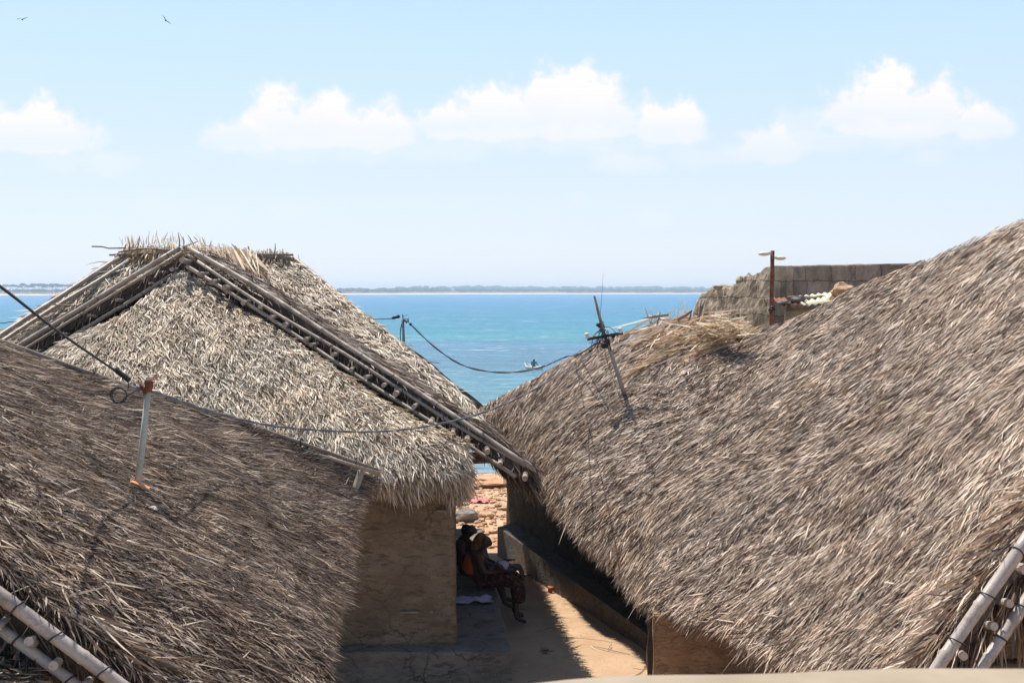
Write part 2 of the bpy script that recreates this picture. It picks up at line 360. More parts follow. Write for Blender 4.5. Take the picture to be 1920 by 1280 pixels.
# ------------------------------------------------------------ ground, sea, far shore
def gz(x, y):
    z = float(np.interp(y, [-100, 16, 24, 30, 40, 46, 60], [0, 0, -.38, -.75, -1.45, -2.25, -3.2]))
    z += .025*noise.noise(Vector((x*1.1, y*1.1, 0)))+.01*noise.noise(Vector((x*5, y*5, 3)))
    if y > 23: z += min(1, (y-23)/4)*(.12*noise.noise(Vector((x*.6, y*.6, 9)))+.05*noise.noise(Vector((x*2.4, y*2.4, 1))))
    return z
def grid_obj(name, xs, ys, fz, m, kind='structure'):
    vs = [(x, y, fz(x, y)) for x in xs for y in ys]; ny = len(ys)
    fs = [(i*ny+j, (i+1)*ny+j, (i+1)*ny+j+1, i*ny+j+1) for i in range(len(xs)-1) for j in range(ny-1)]
    me = bpy.data.meshes.new(name); me.from_pydata(vs, [], fs); me.polygons.foreach_set('use_smooth', [True]*len(fs)); me.materials.append(m)
    return tag(link(bpy.data.objects.new(name, me)), kind=kind)
def sand_fn(g, b):
    n = g.noise(pos(g), 1.3, 7, .65); n2 = g.noise(pos(g), 14, 5, .7)
    c = g.ramp(n, [(.3, (.37, .235, .14)), (.7, (.50, .345, .22))]); c = g.mix(g.ramp(n2, [(.55, 0), (.72, .5)]), c, (.3, .2, .125))
    g.l.new(c, b.inputs['Base Color']); bumpn(g, b, g.math('ADD', n2, g.noise(pos(g), 50, 3)), .6, .02)
M_sand = mat('packed sand', rough=.95, spec=.1, fn=sand_fn)
xs = [-150, -80, -40, -20, -10, -6]+[-4+.1*i for i in range(71)]+[4, 6, 10, 20, 40, 80, 150]
ys = [-80, -30, 0, 6, 9]+[10+.12*i for i in range(310)]+[48, 52, 60]
grid_obj('ground', xs, ys, gz, M_sand)

def sea_fn(g, b):
    p = pos(g); s = g.node('ShaderNodeSeparateXYZ'); g.l.new(p, s.inputs[0])
    y = g.math('MULTIPLY_ADD', g.math('SUBTRACT', g.noise(g.mapping(p, (.006, .02, 1)), 1, 5, .6), .5), 60, s.outputs[1])
    inv = g.math('DIVIDE', 40, g.math('MAXIMUM', y, 40))     # 1 at the beach, 0 far out
    c = g.ramp(inv, [(0, (.03, .19, .37)), (.06, (.03, .205, .37)), (.16, (.04, .25, .37)), (.235, (.065, .30, .38)), (.27, (.10, .25, .38)), (.36, (.11, .26, .37)), (.46, (.13, .32, .40)), (.8, (.2, .34, .4)), (1, (.3, .38, .42))])
    big = g.noise(g.mapping(p, (.02, .09, 1)), 1, 6, .65)
    c = g.mix(1, c, g.ramp(big, [(.35, .82), (.65, 1.1)]), 'MULTIPLY')
    mid = g.noise(g.mapping(p, (.22, .8, 1), rot=(0, 0, .12)), 1, 5, .7, .6)
    c = g.mix(1, c, g.ramp(mid, [(.36, .72), (.6, 1.15)]), 'MULTIPLY')
    # white caps
    w1 = g.noise(g.mapping(p, (.10, .30, 1), rot=(0, 0, .1)), 1, 3, .6); w2 = g.noise(g.mapping(p, (.022, .03, 1)), 1, 2, .5)
    cap = g.math('MULTIPLY', g.ramp(w1, [(.64, 0), (.67, 1)]), g.ramp(w2, [(.45, 0), (.55, 1)]))
    w3 = g.noise(g.mapping(p, (.5, 1.2, 1)), 1, 2, .5); cap2 = g.math('MULTIPLY', g.ramp(w3, [(.675, 0), (.70, 1)]), g.ramp(w2, [(.4, 0), (.5, .8)]))
    c = g.mix(g.math('MAXIMUM', cap, cap2), c, (.85, .9, .92))
    g.l.new(c, b.inputs['Base Color']); b.inputs['IOR'].default_value = 1.33
    wv = g.noise(g.mapping(p, (.8, 2.0, 1), rot=(0, 0, .15)), 1, 7, .65, .4)
    bumpn(g, b, g.math('MULTIPLY_ADD', mid, 2.0, wv), 1.0, .6)
M_sea = mat('sea water', rough=.35, spec=.28, fn=sea_fn)
me = bpy.data.meshes.new('sea')
xs = [-9000, -4000, -2000, -1000, -400, -150, 0, 150, 400, 1000, 2000, 4000, 9000]; ys = [40, 80, 150, 300, 700, 1500, 3000, 6000, 12000]
vs = [(x, y, -2.0) for x in xs for y in ys]; ny = len(ys)
me.from_pydata(vs, [], [(i*ny+j, (i+1)*ny+j, (i+1)*ny+j+1, i*ny+j+1) for i in range(len(xs)-1) for j in range(ny-1)])
me.materials.append(M_sea); tag(link(bpy.data.objects.new('sea', me)), kind='structure')

def land_fn(g, b):
    p = pos(g); s = g.node('ShaderNodeSeparateXYZ'); g.l.new(p, s.inputs[0])
    n = g.noise(p, .012, 5, .6)
    z = g.math('MULTIPLY_ADD', g.math('SUBTRACT', n, .5), 2.6, s.outputs[2])
    c = g.ramp(g.math('DIVIDE', g.math('ADD', z, 2), 12), [(0, (.85, .70, .52)), (.10, (.80, .62, .45)), (.16, (.45, .22, .14)), (.3, (.16, .15, .09)), (1, (.07, .09, .05))])
    g.l.new(c, b.inputs['Base Color'])
M_land = mat('far shore earth', rough=1, spec=0, fn=land_fn)
def shoreY(x): return float(np.interp(x, [-3000, -900, -450, -120, 600, 1500, 3000], [1900, 1950, 2300, 2900, 3300, 3700, 3900]))+60*noise.noise(Vector((x*.004, 0, 0)))
vs = []; fs = []; prof = [(0, -2.3), (25, -.6), (45, 1.2), (90, 3.5), (200, 5), (500, 7), (1100, 12), (2200, 20), (3200, 10)]
NX = 240
for i in range(NX+1):
    x = -3200+6400*i/NX; sy = shoreY(x)
    for dy, z in prof:
        zz = z if dy < 40 else z*(.8+.6*noise.noise(Vector((x*.0016, dy*.002, 4))))*(.5 if x < -350 else 1)
        vs.append((x*(1+dy/sy), sy+dy, zz))
k = len(prof)
for i in range(NX):
    for j in range(k-1): fs.append((i*k+j, (i+1)*k+j, (i+1)*k+j+1, i*k+j+1))
me = bpy.data.meshes.new('far_shore'); me.from_pydata(vs, [], fs); me.materials.append(M_land); tag(link(bpy.data.objects.new('far_shore', me)), kind='structure')
M_fol = mat('far foliage', rough=1, spec=0, fn=lambda g, b: g.l.new(g.ramp(g.noise(pos(g), .05, 4, .6), [(.3, (.03, .045, .025)), (.7, (.08, .10, .05))]), b.inputs['Base Color']))
tv = []; tf = []
bm = bmesh.new(); bmesh.ops.create_icosphere(bm, subdivisions=1, radius=1); iv = [v.co.copy() for v in bm.verts]; iF = [tuple(v.index for v in f.verts) for f in bm.faces]; bm.free()
for i in range(5200):
    x = random.uniform(-2600, 2400); back = random.choice([0, 0, 1]); sy = shoreY(x)
    dy = random.uniform(50, 260) if not back else random.uniform(700, 1600)
    if back and x < -250: continue
    dens = noise.noise(Vector((x*.006, dy*.01, 2)))
    if dens < -.1 and not back and x > -1000: continue
    zb = 3+dy*.008; h = random.uniform(2.5, 6)*(1.0+.5*dens)*(1 if not back else 1.3)
    if x < -350 and not back: h *= .55
    b0 = len(tv); sx = h*random.uniform(1, 2.2)
    for v in iv:
        j = 1+.35*noise.noise(v*2+Vector((i, 0, 0)))
        tv.append((x*(1+dy/sy)+v.x*sx*j, sy+dy+v.y*sx, zb+h*.6+v.z*h*.75*j))
    tf += [tuple(b0+q for q in f) for f in iF]
me = bpy.data.meshes.new('far_woods'); me.from_pydata(tv, [], tf); me.materials.append(M_fol)
tag(link(bpy.data.objects.new('far_woods', me)), 'low line of hazy bushes and woods along the far shore', 'woods', kind='stuff')
# palms on the far left shore
pt = MB(); pt.tube([(0, 0, -1), (.3, 0, 5), (.9, 0, 10.5)], [.38, .28, .22], 6)
pc = MB()
for k in range(17):
    a = 2*math.pi*k/17+random.uniform(-.2, .2); L = random.uniform(3.8, 5.2); e = random.uniform(-.1, .8)
    pts = [Vector((.9, 0, 10.5))+Vector((math.cos(a)*L*t, math.sin(a)*L*t, L*(e*t-(.5+e)*t*t))) for t in (0, .3, .6, .85, 1)]
    sd = Vector((-math.sin(a), math.cos(a), 0)); vv = []
    for p, w in zip(pts, (.15, .7, .8, .5, .05)): vv += [p-sd*w-Vector((0, 0, w*.5)), p+Vector((0, 0, .05)), p+sd*w-Vector((0, 0, w*.5))]
    pc.add(vv, [(3*i+c, 3*i+c+1, 3*i+c+4, 3*i+c+3) for i in range(4) for c in (0, 1)])
palm = None; M_trk = mat('palm trunk', (.16, .13, .1), .9)
pxs = [8, 12, 19, 24, 32, 38, 42, 46, 50, 53, 61, 64, 67, 72, 75, 79, 81, 84, 86, 90, 93, 97, 99, 104, 108, 113, 118, 122, 128, 134, 139, 146, 152, 165, 3]
for i, px in enumerate(pxs):
    Y = random.uniform(2010, 2080); p = at(px, 550, Y)
    if palm is None:
        t0 = link(bpy.data.objects.new('palm_tree', None)); a = pt.build('trunk', M_trk); c = pc.build('crown', M_fol); a.parent = t0; c.parent = t0; palm = t0; t = t0
    else:
        t = palm.copy(); link(t)
        for ch in list(palm.children): q = ch.copy(); link(q); q.parent = t
    t.location = (p.x, Y, 1.6); t.rotation_euler = (0, 0, random.uniform(0, 6.28)); s = random.uniform(1.05, 1.5); t.scale = (s, s, s)
    tag(t, 'tall thin palm silhouetted on the far left shore', 'palm tree', 'palms in a row on the far left shore')
# pale house on the far shore
hb = thing('far_house', (at(962, 548, 3250).x, 3250, 2), 'tiny pale house among the bushes on the far shore', 'house')
m = MB(); m.box((hb.location.x, 3250, 4), (22, 8, 5)); m.build('wall', mat('whitewash', (.7, .66, .6)), hb)
m = MB(); x0 = hb.location.x; m.add([(x0-12, 3245, 6.5), (x0+12, 3245, 6.5), (x0+12, 3255, 6.5), (x0-12, 3255, 6.5), (x0-12, 3250, 9), (x0+12, 3250, 9)], [(0, 1, 5, 4), (2, 3, 4, 5), (0, 4, 3), (1, 2, 5)]); m.build('roof', mat('pale roof', (.6, .5, .45)), hb)

# ------------------------------------------------------------ shared wall builder (mud walls with an uneven face)
def wall_sheet(mb, a, b, z0, z1, th=.22, amp=.035, step=.09, seed=0):
    """solid wall from plan point a to b; front face is on the left of a->b turned... lumpy on both faces"""
    a = Vector((*a, 0)); b = Vector((*b, 0)); L = (b-a).length; d = (b-a)/L; n = Vector((d.y, -d.x, 0)); nu = max(2, int(L/step)); nv = max(2, int((z1-z0)/step)); vs = []
    for side in (1, -1):
        for i in range(nu+1):
            for j in range(nv+1):
                p = a+d*(L*i/nu)+Vector((0, 0, z0+(z1-z0)*j/nv)); q = p*1.6+Vector((seed, seed*2, 0))
                off = amp*noise.noise(q)+amp*.6*noise.noise(q*3.1)+amp*.3*noise.noise(q*8)
                e = 1 if 0 < i < nu else .0
                vs.append(p+n*(side*th/2+off*side)+(d*amp*.5*noise.noise(q*2) if not e else Vector((0, 0, 0))))
    o = (nu+1)*(nv+1); ix = lambda i, j: i*(nv+1)+j; fs = []
    for i in range(nu):
        for j in range(nv):
            q = (ix(i, j), ix(i+1, j), ix(i+1, j+1), ix(i, j+1)); fs += [q, tuple(o+t for t in q[::-1])]
        fs += [(ix(i, nv), ix(i+1, nv), o+ix(i+1, nv), o+ix(i, nv)), (ix(i, 0), o+ix(i, 0), o+ix(i+1, 0), ix(i+1, 0))]
    for j in range(nv):
        fs += [(ix(0, j), ix(0, j+1), o+ix(0, j+1), o+ix(0, j)), (ix(nu, j), o+ix(nu, j), o+ix(nu, j+1), ix(nu, j+1))]
    return mb.add(vs, fs, True)

# ============================================================ MIDDLE HUT
HM = thing('thatched_hut', (-4.6, 17, 0), 'pale thatched hut with a front gable and bamboo rake poles, mud wall and cement plinth', 'hut')
apx = at(345, 468, 17.2); tipR = at(1004, 872, 14.6); tipL = apx+(at(28, 656, 16.4)-apx)*2.0
# front hip slope
A_st = [(at(-420, 880, 13.9), at(20, 694, 15.2)), (at(-60, 880, 13.9), at(170, 624, 16.0)), (at(200, 880, 13.9), at(285, 552, 16.8)), (at(450, 880, 13.9), at(347, 512, 17.1)), (at(700, 876, 13.85), at(425, 566, 16.7)), (at(840, 866, 13.9), at(650, 722, 15.4)), (at(880, 852, 14.05), at(862, 842, 14.3))]
SA = Surf(A_st, .1, .12, .05)
SB = Surf([(tipR, apx+Vector((.0, .1, -.04))), (Vector((-.02, 17, 2.45)), Vector((-4.6, 18.6, 5.15))), (Vector((-.22, 19.6, 2.35)), Vector((-4.65, 20.0, 5.0))), (Vector((-.38, 21.7, 2.2)), Vector((-4.7, 20.8, 4.75)))], .06, .06, .04)
SB2 = Surf([(tipL, apx+Vector((0, .1, -.04))), (tipL+Vector((-.2, 2.5, -.1)), Vector((-4.65, 19.8, 5.0)))], .05, .05, .03)
SC = Surf([(at(-420, 900, 15.2), at(238, 478, 19.9)), (at(100, 1000, 15.0), at(330, 474, 20.0)), (at(600, 900, 15.3), at(440, 476, 20.0)), (at(905, 772, 16.35), at(548, 486, 20.0))], .04, .03, .03)
SD = Surf([(Vector((-8.4, 25, 2.3)), Vector((-6.3, 20.3, 5.2))), (Vector((-.3, 24, 2.2)), Vector((-3.6, 20.3, 5.05)))], .05, .05, .03)
for nm, S in (('front_slope_underlayer', SA), ('side_slope_underlayer', SB), ('far_side_slope', SB2), ('upper_slope_underlayer', SC), ('back_slope', SD)):
    mb = MB(); S.base(mb, .2); mb.build(nm, M_base, HM)
b = Blades(); b.cover(SA, 130000, (.07, .17), .0125, yawsd=.38, lift=(.02, .4), curl=(0, .45), h=(-.02, .07), rollsd=.6, bias=.04)
b.fringe(SA, 12000, (.14, .32), .015, depth=.22, yawsd=.3, down=.9, bias=.02)
b.build('front_thatch', M_thM, HM)
b = Blades(); b.cover(SB, 34000, (.12, .24), .0145, yawsd=.35, lift=(.02, .2), curl=(0, .3), h=(-.02, .05), bias=-.03); b.fringe(SB, 6000, (.2, .4), .02, depth=.2, down=.7)
# ragged thatch ends under the rake poles
p, T, S_, N_ = SB.frame(rng.uniform(0, .03, 3500), rng.uniform(0, 1, 3500)); n = 3500
d = T*.45+np.array([-.15, -.35, -.75])+rng.normal(0, .25, (n, 3)); d /= np.linalg.norm(d, axis=1)[:, None]; sdv = np.cross(d, N_); sdv /= np.linalg.norm(sdv, axis=1)[:, None]
b.add(p-N_*rng.uniform(0, .15, n)[:, None], d, sdv, np.cross(sdv, d), rng.uniform(.1, .32, n), rng.uniform(.008, .025, n), np.zeros(n), np.zeros(n), rng.normal(0, .5, n), rng.uniform(0, .7, n))
b.build('side_thatch', M_thD, HM)
b = Blades(); b.cover(SB2, 3000, (.2, .35), .02, margin=900)
p, T, S_, N_ = SB2.frame(rng.uniform(0, .04, 2500), rng.uniform(0, 1, 2500)); n = 2500
d = T*.5+np.array([.1, -.35, -.7])+rng.normal(0, .25, (n, 3)); d /= np.linalg.norm(d, axis=1)[:, None]; sdv = np.cross(d, N_); sdv /= np.linalg.norm(sdv, axis=1)[:, None]
b.add(p-N_*rng.uniform(0, .15, n)[:, None], d, sdv, np.cross(sdv, d), rng.uniform(.1, .3, n), rng.uniform(.008, .022, n), np.zeros(n), np.zeros(n), rng.normal(0, .5, n), rng.uniform(0, .8, n))
b.build('far_side_thatch', M_thD, HM)
b = Blades(); b.cover(SC, 66000, (.11, .24), .0145, yawsd=.34, lift=(.02, .3), curl=(0, .4), h=(-.02, .06), rollsd=.55, bias=.08); b.build('upper_thatch', M_thM, HM)
# ridge cap of fresh straw, with its lashed sticks
rl = at(232, 470, 19.95); rr = at(552, 484, 19.95)
b = Blades()
b.scatter(rl+Vector((.05, 0, -.07)), rr+Vector((-.15, 0, -.05)), 700, (.04, .09), .016, (0, -.7, .15), sd=.4, spread=.04)
b.scatter(rl+Vector((.1, -.05, -.03)), rr+Vector((-.1, -.05, -.02)), 4200, (.18, .42), .022, (.1, -.62, -.62), sd=.17, spread=.05)
b.scatter(at(400, 478, 19.7), at(470, 482, 19.7), 500, (.5, .95), .03, (.35, -.62, -.6), sd=.12, spread=.06, bias=.15)
b.scatter(rl+Vector((.0, 0, .05)), at(330, 462, 19.95), 70, (.08, .2), .014, (.0, -.1, 1), sd=.25, spread=.04)
b.scatter(apx+Vector((-.2, 0, 0)), apx+Vector((.35, 0, 0)), 80, (.06, .16), .014, (0, -.4, .4), sd=.5, spread=.06)
b.build('ridge_cap', M_straw, HM)
m = MB()
for (x0, y0, x1, y1, r) in ((205, 478, 550, 478, .016), (215, 482, 552, 488, .02), (300, 470, 545, 484, .014), (222, 473, 330, 470, .015), (172, 462, 236, 465, .012), (240, 478, 340, 472, .014), (440, 484, 552, 486, .026)):
    p0 = at(x0, y0, 19.72); p1 = at(x1, y1, 19.72); mdl = (p0+p1)/2+Vector((0, 0, random.uniform(-.03, .05))); m = MB(); m.tube([p0, p0.lerp(mdl, .6)+Vector((0, 0, .015)), mdl, p1], r, 6); m.build('ridge_stick', M_bamd, HM)
for (x0, y0, x1, y1) in ((337, 462, 334, 436), (345, 462, 343, 444), (352, 460, 372, 452), (366, 466, 352, 440), (243, 470, 241, 446), (256, 470, 262, 444), (514, 478, 516, 456), (530, 486, 530, 466), (518, 505, 531, 482)):
    m = MB(); m.tube([at(x0, y0, 19.6), at((x0+x1)/2+1, (y0+y1)/2, 19.6), at(x1, y1, 19.6)], [.012, .01, .005], 5); m.build('ridge_stick', M_bamd, HM)
# rake poles with purlin ends poking out between them
def rake(parent, top, bot, poles, endn, r, dn, fw, m_p, endr=.03, jit=.05, xd=-1, endlen=.25, skip=(), e0d=.3):
    """two or more parallel poles below each other, lashed, with short purlin ends"""
    ax = (bot-top).normalized(); L = (bot-top).length; down = Vector((0, 0, -1)); down = (down-ax*down.dot(ax)).normalized()
    for (o, f, r_, t0, t1) in poles:
        mb = MB(); bamboo(mb, top+ax*L*t0+down*o+Vector((0, -f, 0)), top+ax*L*t1+down*o+Vector((0, -f, 0)), r_); mb.build('rake_pole', m_p, parent)
    for k in range(endn):
        if k in skip: continue
        t = (k+.6)/endn+random.uniform(-.2, .2)/endn; c = top+ax*L*t+down*(dn+random.uniform(-jit, jit)*.5)
        tilt = Vector((random.uniform(-.12, .12), 0, random.uniform(-.1, .15)))
        mb = MB(); e0 = c+Vector((0, e0d, 0)); e1 = c+Vector((0, -fw-endlen*random.uniform(.5, 1), 0))+tilt*.3
        rr_ = endr*random.uniform(.8, 1.25); mb.tube([e0, e1, e1+Vector((0, .002, 0)), e1+Vector((0, .06, 0))], [rr_, rr_, rr_*.66, rr_*.6], 12, True, False); mb.build('purlin_end', m_p, parent)
    for k in range(int(endn*1.3)):
        t = (k+.3)/(endn*1.3)+random.uniform(-.2, .2)/endn; o, f, r_, t0, t1 = poles[k % len(poles)]
        mb = MB(); lashing(mb, top+ax*L*t+down*o+Vector((0, -f, 0)), ax, r_*1.18, 1, .005); mb.build('lashing', M_blk, parent)
rake(HM, apx+Vector((.05, 0, .03)), tipR, [(0, .12, .034, -.005, 1.0), (.075, .16, .024, .05, .98), (.22, .24, .028, .03, .97)], 22, .045, .17, .26, M_bam, .03)
rake(HM, apx+Vector((-.05, 0, .0)), apx.lerp(tipL, .62), [(0, .12, .034, -.01, 1.0), (.07, .06, .022, 0, .95), (.26, .12, .028, .1, .85), (.33, .2, .028, .5, .96)], 8, .045, .18, .05, M_bam, .022)
# hip poles of the upper roof
m = MB(); bamboo(m, at(556, 488, 19.9), at(812, 697, 17.2), .04); m.build('hip_pole', M_bam, HM)
m = MB(); bamboo(m, at(552, 492, 19.9), at(786, 690, 17.2), .03); m.build('hip_pole', M_bam, HM)
m = MB(); bamboo(m, at(234, 478, 19.8), at(-60, 668, 17.0), .042); m.build('hip_pole', M_bam, HM)
m = MB(); bamboo(m, at(246, 484, 19.7), at(-50, 672, 16.9), .034); m.build('hip_pole', M_bam, HM)
m = MB(); m.tube([at(90, 571, 17.4), at(125, 572, 17.4), at(160, 574, 17.4)], [.008, .012, .008], 5); m.build('stick', M_bamd, HM)
# walls and plinth
m = MB(); wall_sheet(m, (-9.2, 14.56), (-.67, 14.56), .38, 2.9, .22, amp=.055, step=.06); m.build('front_wall', M_mud, HM)
m = MB(); wall_sheet(m, (-.79, 14.68), (-1.25, 21), .2, 2.75, .22, seed=4); m.build('side_wall', M_mud, HM)
m = MB(); wall_sheet(m, (-1.25, 21), (-9.2, 22), -.4, 2.7, .22, step=.3, seed=8); wall_sheet(m, (-9.2, 22), (-9.2, 14.5), -.4, 2.7, .22, step=.3, seed=9); m.build('back_wall', M_mud, HM)
for (x0, x1, py) in ((752, 785, 1146.5), (806, 812, 1146), (819, 837, 957)): m = MB(); m.box((at(x0, py, 14.42)+at(x1, py, 14.42))/2, ((at(x1, py, 14.42)-at(x0, py, 14.42)).x, .06, .022)); m.build('wattle', M_bamd, HM)
def slab(mb, pts, z0, z1, bev=.03, seed=0):
    """prism with a slightly rounded, worn top edge; pts in plan, counter-clockwise"""
    P = [Vector((x, y, 0)) for x, y in pts]; c = sum(P, Vector())/len(P); Q = []
    for i in range(len(P)):
        a = P[i]; b_ = P[(i+1) % len(P)]; n = max(1, int((b_-a).length/.12))
        for k in range(n): Q.append(a.lerp(b_, k/n))
    rings = []
    for z, ins in ((z0, 0), (z1-bev*1.5, 0), (z1-bev*.4, bev*.35), (z1, bev)):
        rg = []
        for q in Q:
            d = (c-q).normalized(); w = noise.noise(q*3.3+Vector((seed, 0, z)))*.02
            rg.append(q+d*(ins+w)+Vector((0, 0, z+.008*noise.noise(q*5+Vector((0, 0, z))))))
        rings.append(rg)
    vs = [v for r in rings for v in r]; n = len(Q); fs = []
    for i in range(3):
        for k in range(n): fs.append((i*n+k, i*n+(k+1) % n, (i+1)*n+(k+1) % n, (i+1)*n+k))
    fs.append(tuple(3*n+k for k in range(n))); return mb.add(vs, fs)
m = MB(); slab(m, [(-9.4, 14.1), (.0, 14.14), (-.18, 16.6), (-.52, 21.6), (-9.4, 22.2)], -.5, .4, .03); m.build('plinth', M_cem, HM)
# bare roof frame over the passage
m = MB(); bamboo(m, at(880, 852, 15.6), at(985, 848, 15.6), .032); m.build('tie_beam', M_bam, HM)
m = MB(); bamboo(m, at(880, 864, 15.7), at(985, 858, 15.7), .045); m.build('tie_beam', M_bam, HM)
m = MB(); bamboo(m, at(893, 832, 15.3), at(967, 886, 15.9), .035); m.build('brace', M_bam, HM)

# ============================================================ LEFT NEAR HUT
HL = thing('thatched_hut', (-3, 9, 0), 'near left thatched hut with a brown roof carrying the straight pale post', 'hut')
E0 = at(696, 884, 12.6); K0 = at(0, 655, 11.0); C0 = K0+(K0-E0)*.55
K1 = at(0, 1112, 6.0); K2 = at(240, 1290, 6.0); dd = (K2-K1).normalized(); E1 = K1+dd*(-.92-K1.x)/dd.x; C1 = K1+dd*(-6.2-K1.x)/dd.x
E1.z += .1
SL = Surf([(E0+Vector((-.02, 0, .02)), C0), (at(662, 918, 12.0), C0.lerp(C1, .18)+Vector((0, 0, .0))), (at(622, 1100, 9.0), C0.lerp(C1, .5)), (at(590, 1245, 7.2), C0.lerp(C1, .78)), (E1+Vector((-.12, 0, .05)), C1)], .03, .10, .03)
mb = MB(); SL.base(mb, .2); mb.build('roof_underlayer', M_base, HL)
b = Blades()
b.cover(SL, 110000, (.09, .21), .0064, yaw=-.42, yawsd=.30, lift=(.0, .12), curl=(-.05, .08), h=(-.02, .035), rollsd=.5, bias=-.03, u1=.5)
b.cover(SL, 110000, (.06, .15), .0048, yaw=-.36, yawsd=.36, lift=(.0, .14), curl=(-.05, .15), h=(-.02, .03), rollsd=.5, bias=-.03, u0=.45)
b.cover(SL, 90000, (.05, .12), .0066, yaw=-.3, yawsd=.55, lift=(.02, .2), curl=(0, .3), h=(-.02, .04), rollsd=.5, bias=-.02, u0=.35)
b.cover(SL, 30000, (.07, .17), .0085, yaw=.05, yawsd=.5, lift=(.05, .35), curl=(0, .5), h=(0, .05), rollsd=.6, bias=.02, u0=.72)
b.fringe(SL, 16000, (.06, .18), .008, v=(.95, 1.0), depth=.14, yawsd=.4, down=.35, yaw=-.2)
p, T, S_, N_ = SL.frame(rng.uniform(.98, 1.0, 1800), rng.uniform(0, 1, 1800)); d = T*.8+np.array([-.1, -.25, -.45])+rng.normal(0, .2, (1800, 3)); d /= np.linalg.norm(d, axis=1)[:, None]; sdv = np.cross(d, N_); sdv /= np.linalg.norm(sdv, axis=1)[:, None]
b.add(p-N_*rng.uniform(0, .18, 1800)[:, None], d, sdv, np.cross(sdv, d), rng.uniform(.1, .28, 1800), rng.uniform(.006, .015, 1800), np.zeros(1800), np.zeros(1800), rng.normal(0, .5, 1800), rng.uniform(0, .9, 1800))
b.cover(SL, 220, (.15, .32), .006, v1=.85, yawsd=.3, lift=(.05, .2), curl=(0, .15), h=(.02, .05), rollsd=.4, bias=.35)
b.scatter(at(150, 1180, 6.05), at(330, 1290, 6.3), 600, (.15, .34), .012, (.75, -.1, -.5), sd=.2, bias=.15, thick=.06)
b.build('thatch', M_thL, HL)
m = MB(); bamboo(m, C0+Vector((0, .02, .05)), E0+Vector((.08, .02, .03)), .023); m.build('rake_pole', M_bamd, HL)
m = MB(); bamboo(m, C0.lerp(E0, .62)+Vector((0, .04, -.02)), E0+Vector((.09, -.0, -.03)), .024); m.build('rake_pole', M_bam, HL)
for t in (.35, .5, .62, .74, .86, .97): m = MB(); lashing(m, C0.lerp(E0, t)+Vector((0, .02, .05)), E0-C0, .045, 1, .006); m.build('lashing', M_blk, HL)
m = MB(); m.tube([at(677, 884, 12.4), at(665, 920, 12.3)], .036, 10, True, False); m.build('purlin_end', M_bam, HL)
nr = [(0, .05, .038, -.1, 1.25), (.14, .02, .03, -.1, 1.2)]
rake(HL, at(-60, 1062, 5.95), at(262, 1300, 5.9), nr, 6, .046, .09, .1, M_bamp, .019, .04, endlen=.05, e0d=-.02)
m = MB(); wall_sheet(m, (-4.6, 7.0), (-1.5, 7.0), 0, 2.25, .2, seed=3); wall_sheet(m, (-4.6, 7.0), (-2.7, 7.0), 2.25, 2.75, .2, seed=3); wall_sheet(m, (-4.6, 7.0), (-3.8, 7.0), 2.75, 3.2, .2, seed=3); m.build('front_wall', M_mudr, HL)
m = MB(); wall_sheet(m, (-1.55, 7.0), (-1.95, 12.3), 0, 2.5, .2, step=.2, seed=3); m.build('side_wall', M_mud, HL)
# lower porch thatch at the bottom left corner and dry fronds hanging in the gable
SP = Surf([(at(-200, 1330, 5.4), at(-150, 1215, 6.3)), (at(100, 1400, 5.4), at(30, 1268, 6.3))], .05, .05, .02)
mb = MB(); SP.base(mb, .1, 6, 6); mb.build('porch_underlayer', M_base, HL)
b = Blades(); b.cover(SP, 5000, (.12, .25), .015, yawsd=.4, lift=(.05, .4), bias=.1); b.build('porch_thatch', M_thM, HL)
b = Blades(); b.scatter(at(-20, 1130, 6.2), at(140, 1235, 6.2), 260, (.15, .45), .022, (.15, -.25, -.8), sd=.4, spread=.06, bias=-.1)
b.scatter(at(10, 1280, 6.2), at(60, 1180, 6.3), 60, (.2, .4), .02, (.3, -.1, .8), sd=.3, spread=.05, bias=-.1); b.build('hanging_frond', M_thD, HL)

# ============================================================ RIGHT NEAR HUT
HR = thing('thatched_hut', (4, 14, 0), 'large right thatched hut whose grey roof carries the leaning wire pole', 'hut')
R_st = [(at(925, 845, 22.5), at(882, 778, 23.5)), (at(985, 882, 20.2), at(990, 722, 22.3)), (at(1018, 890, 18.9), at(1085, 664, 21.3)), (at(1062, 958, 17.4), at(1160, 628, 20.7)), (at(1130, 1015, 16.3), at(1235, 612, 20.2)),
        (at(1188, 1078, 15.1), at(1330, 622, 19.7)), (at(1232, 1112, 14.0), at(1425, 624, 19.0)), (at(1412, 1180, 12.4), at(1690, 508, 16.8)), (at(1560, 1265, 10.8), at(1920, 415, 15.2)), (at(1640, 1370, 9.2), at(2300, 262, 13)), (at(1590, 1475, 7.75), at(2500, 262, 9.6))]
SR = Surf(R_st, .12, .10, .05)
mb = MB(); SR.base(mb, .12, 60, 24); mb.build('roof_underlayer', M_base, HR)
SRb = Surf([(Vector(c)+Vector((4.5, 1.5, -3.2)), c) for e, c in R_st], .1, .1, .03); mb = MB(); SRb.base(mb, .2, 30, 8); mb.build('back_slope', M_base, HR)
b = Blades()
b.cover(SR, 230000, (.08, .19), .0115, yaw=.82, yawsd=.36, lift=(.02, .22), curl=(-.05, .25), h=(-.02, .05), rollsd=.65, bias=.0, u1=.72)
b.cover(SR, 170000, (.07, .165), .0085, yaw=.74, yawsd=.34, lift=(.02, .22), curl=(0, .25), h=(-.02, .05), rollsd=.5, bias=.02, u0=.6)
b.cover(SR, 9000, (.14, .28), .010, yaw=.3, yawsd=.4, lift=(.05, .3), curl=(0, .4), h=(0, .05), rollsd=.5, bias=.12, u0=.86)
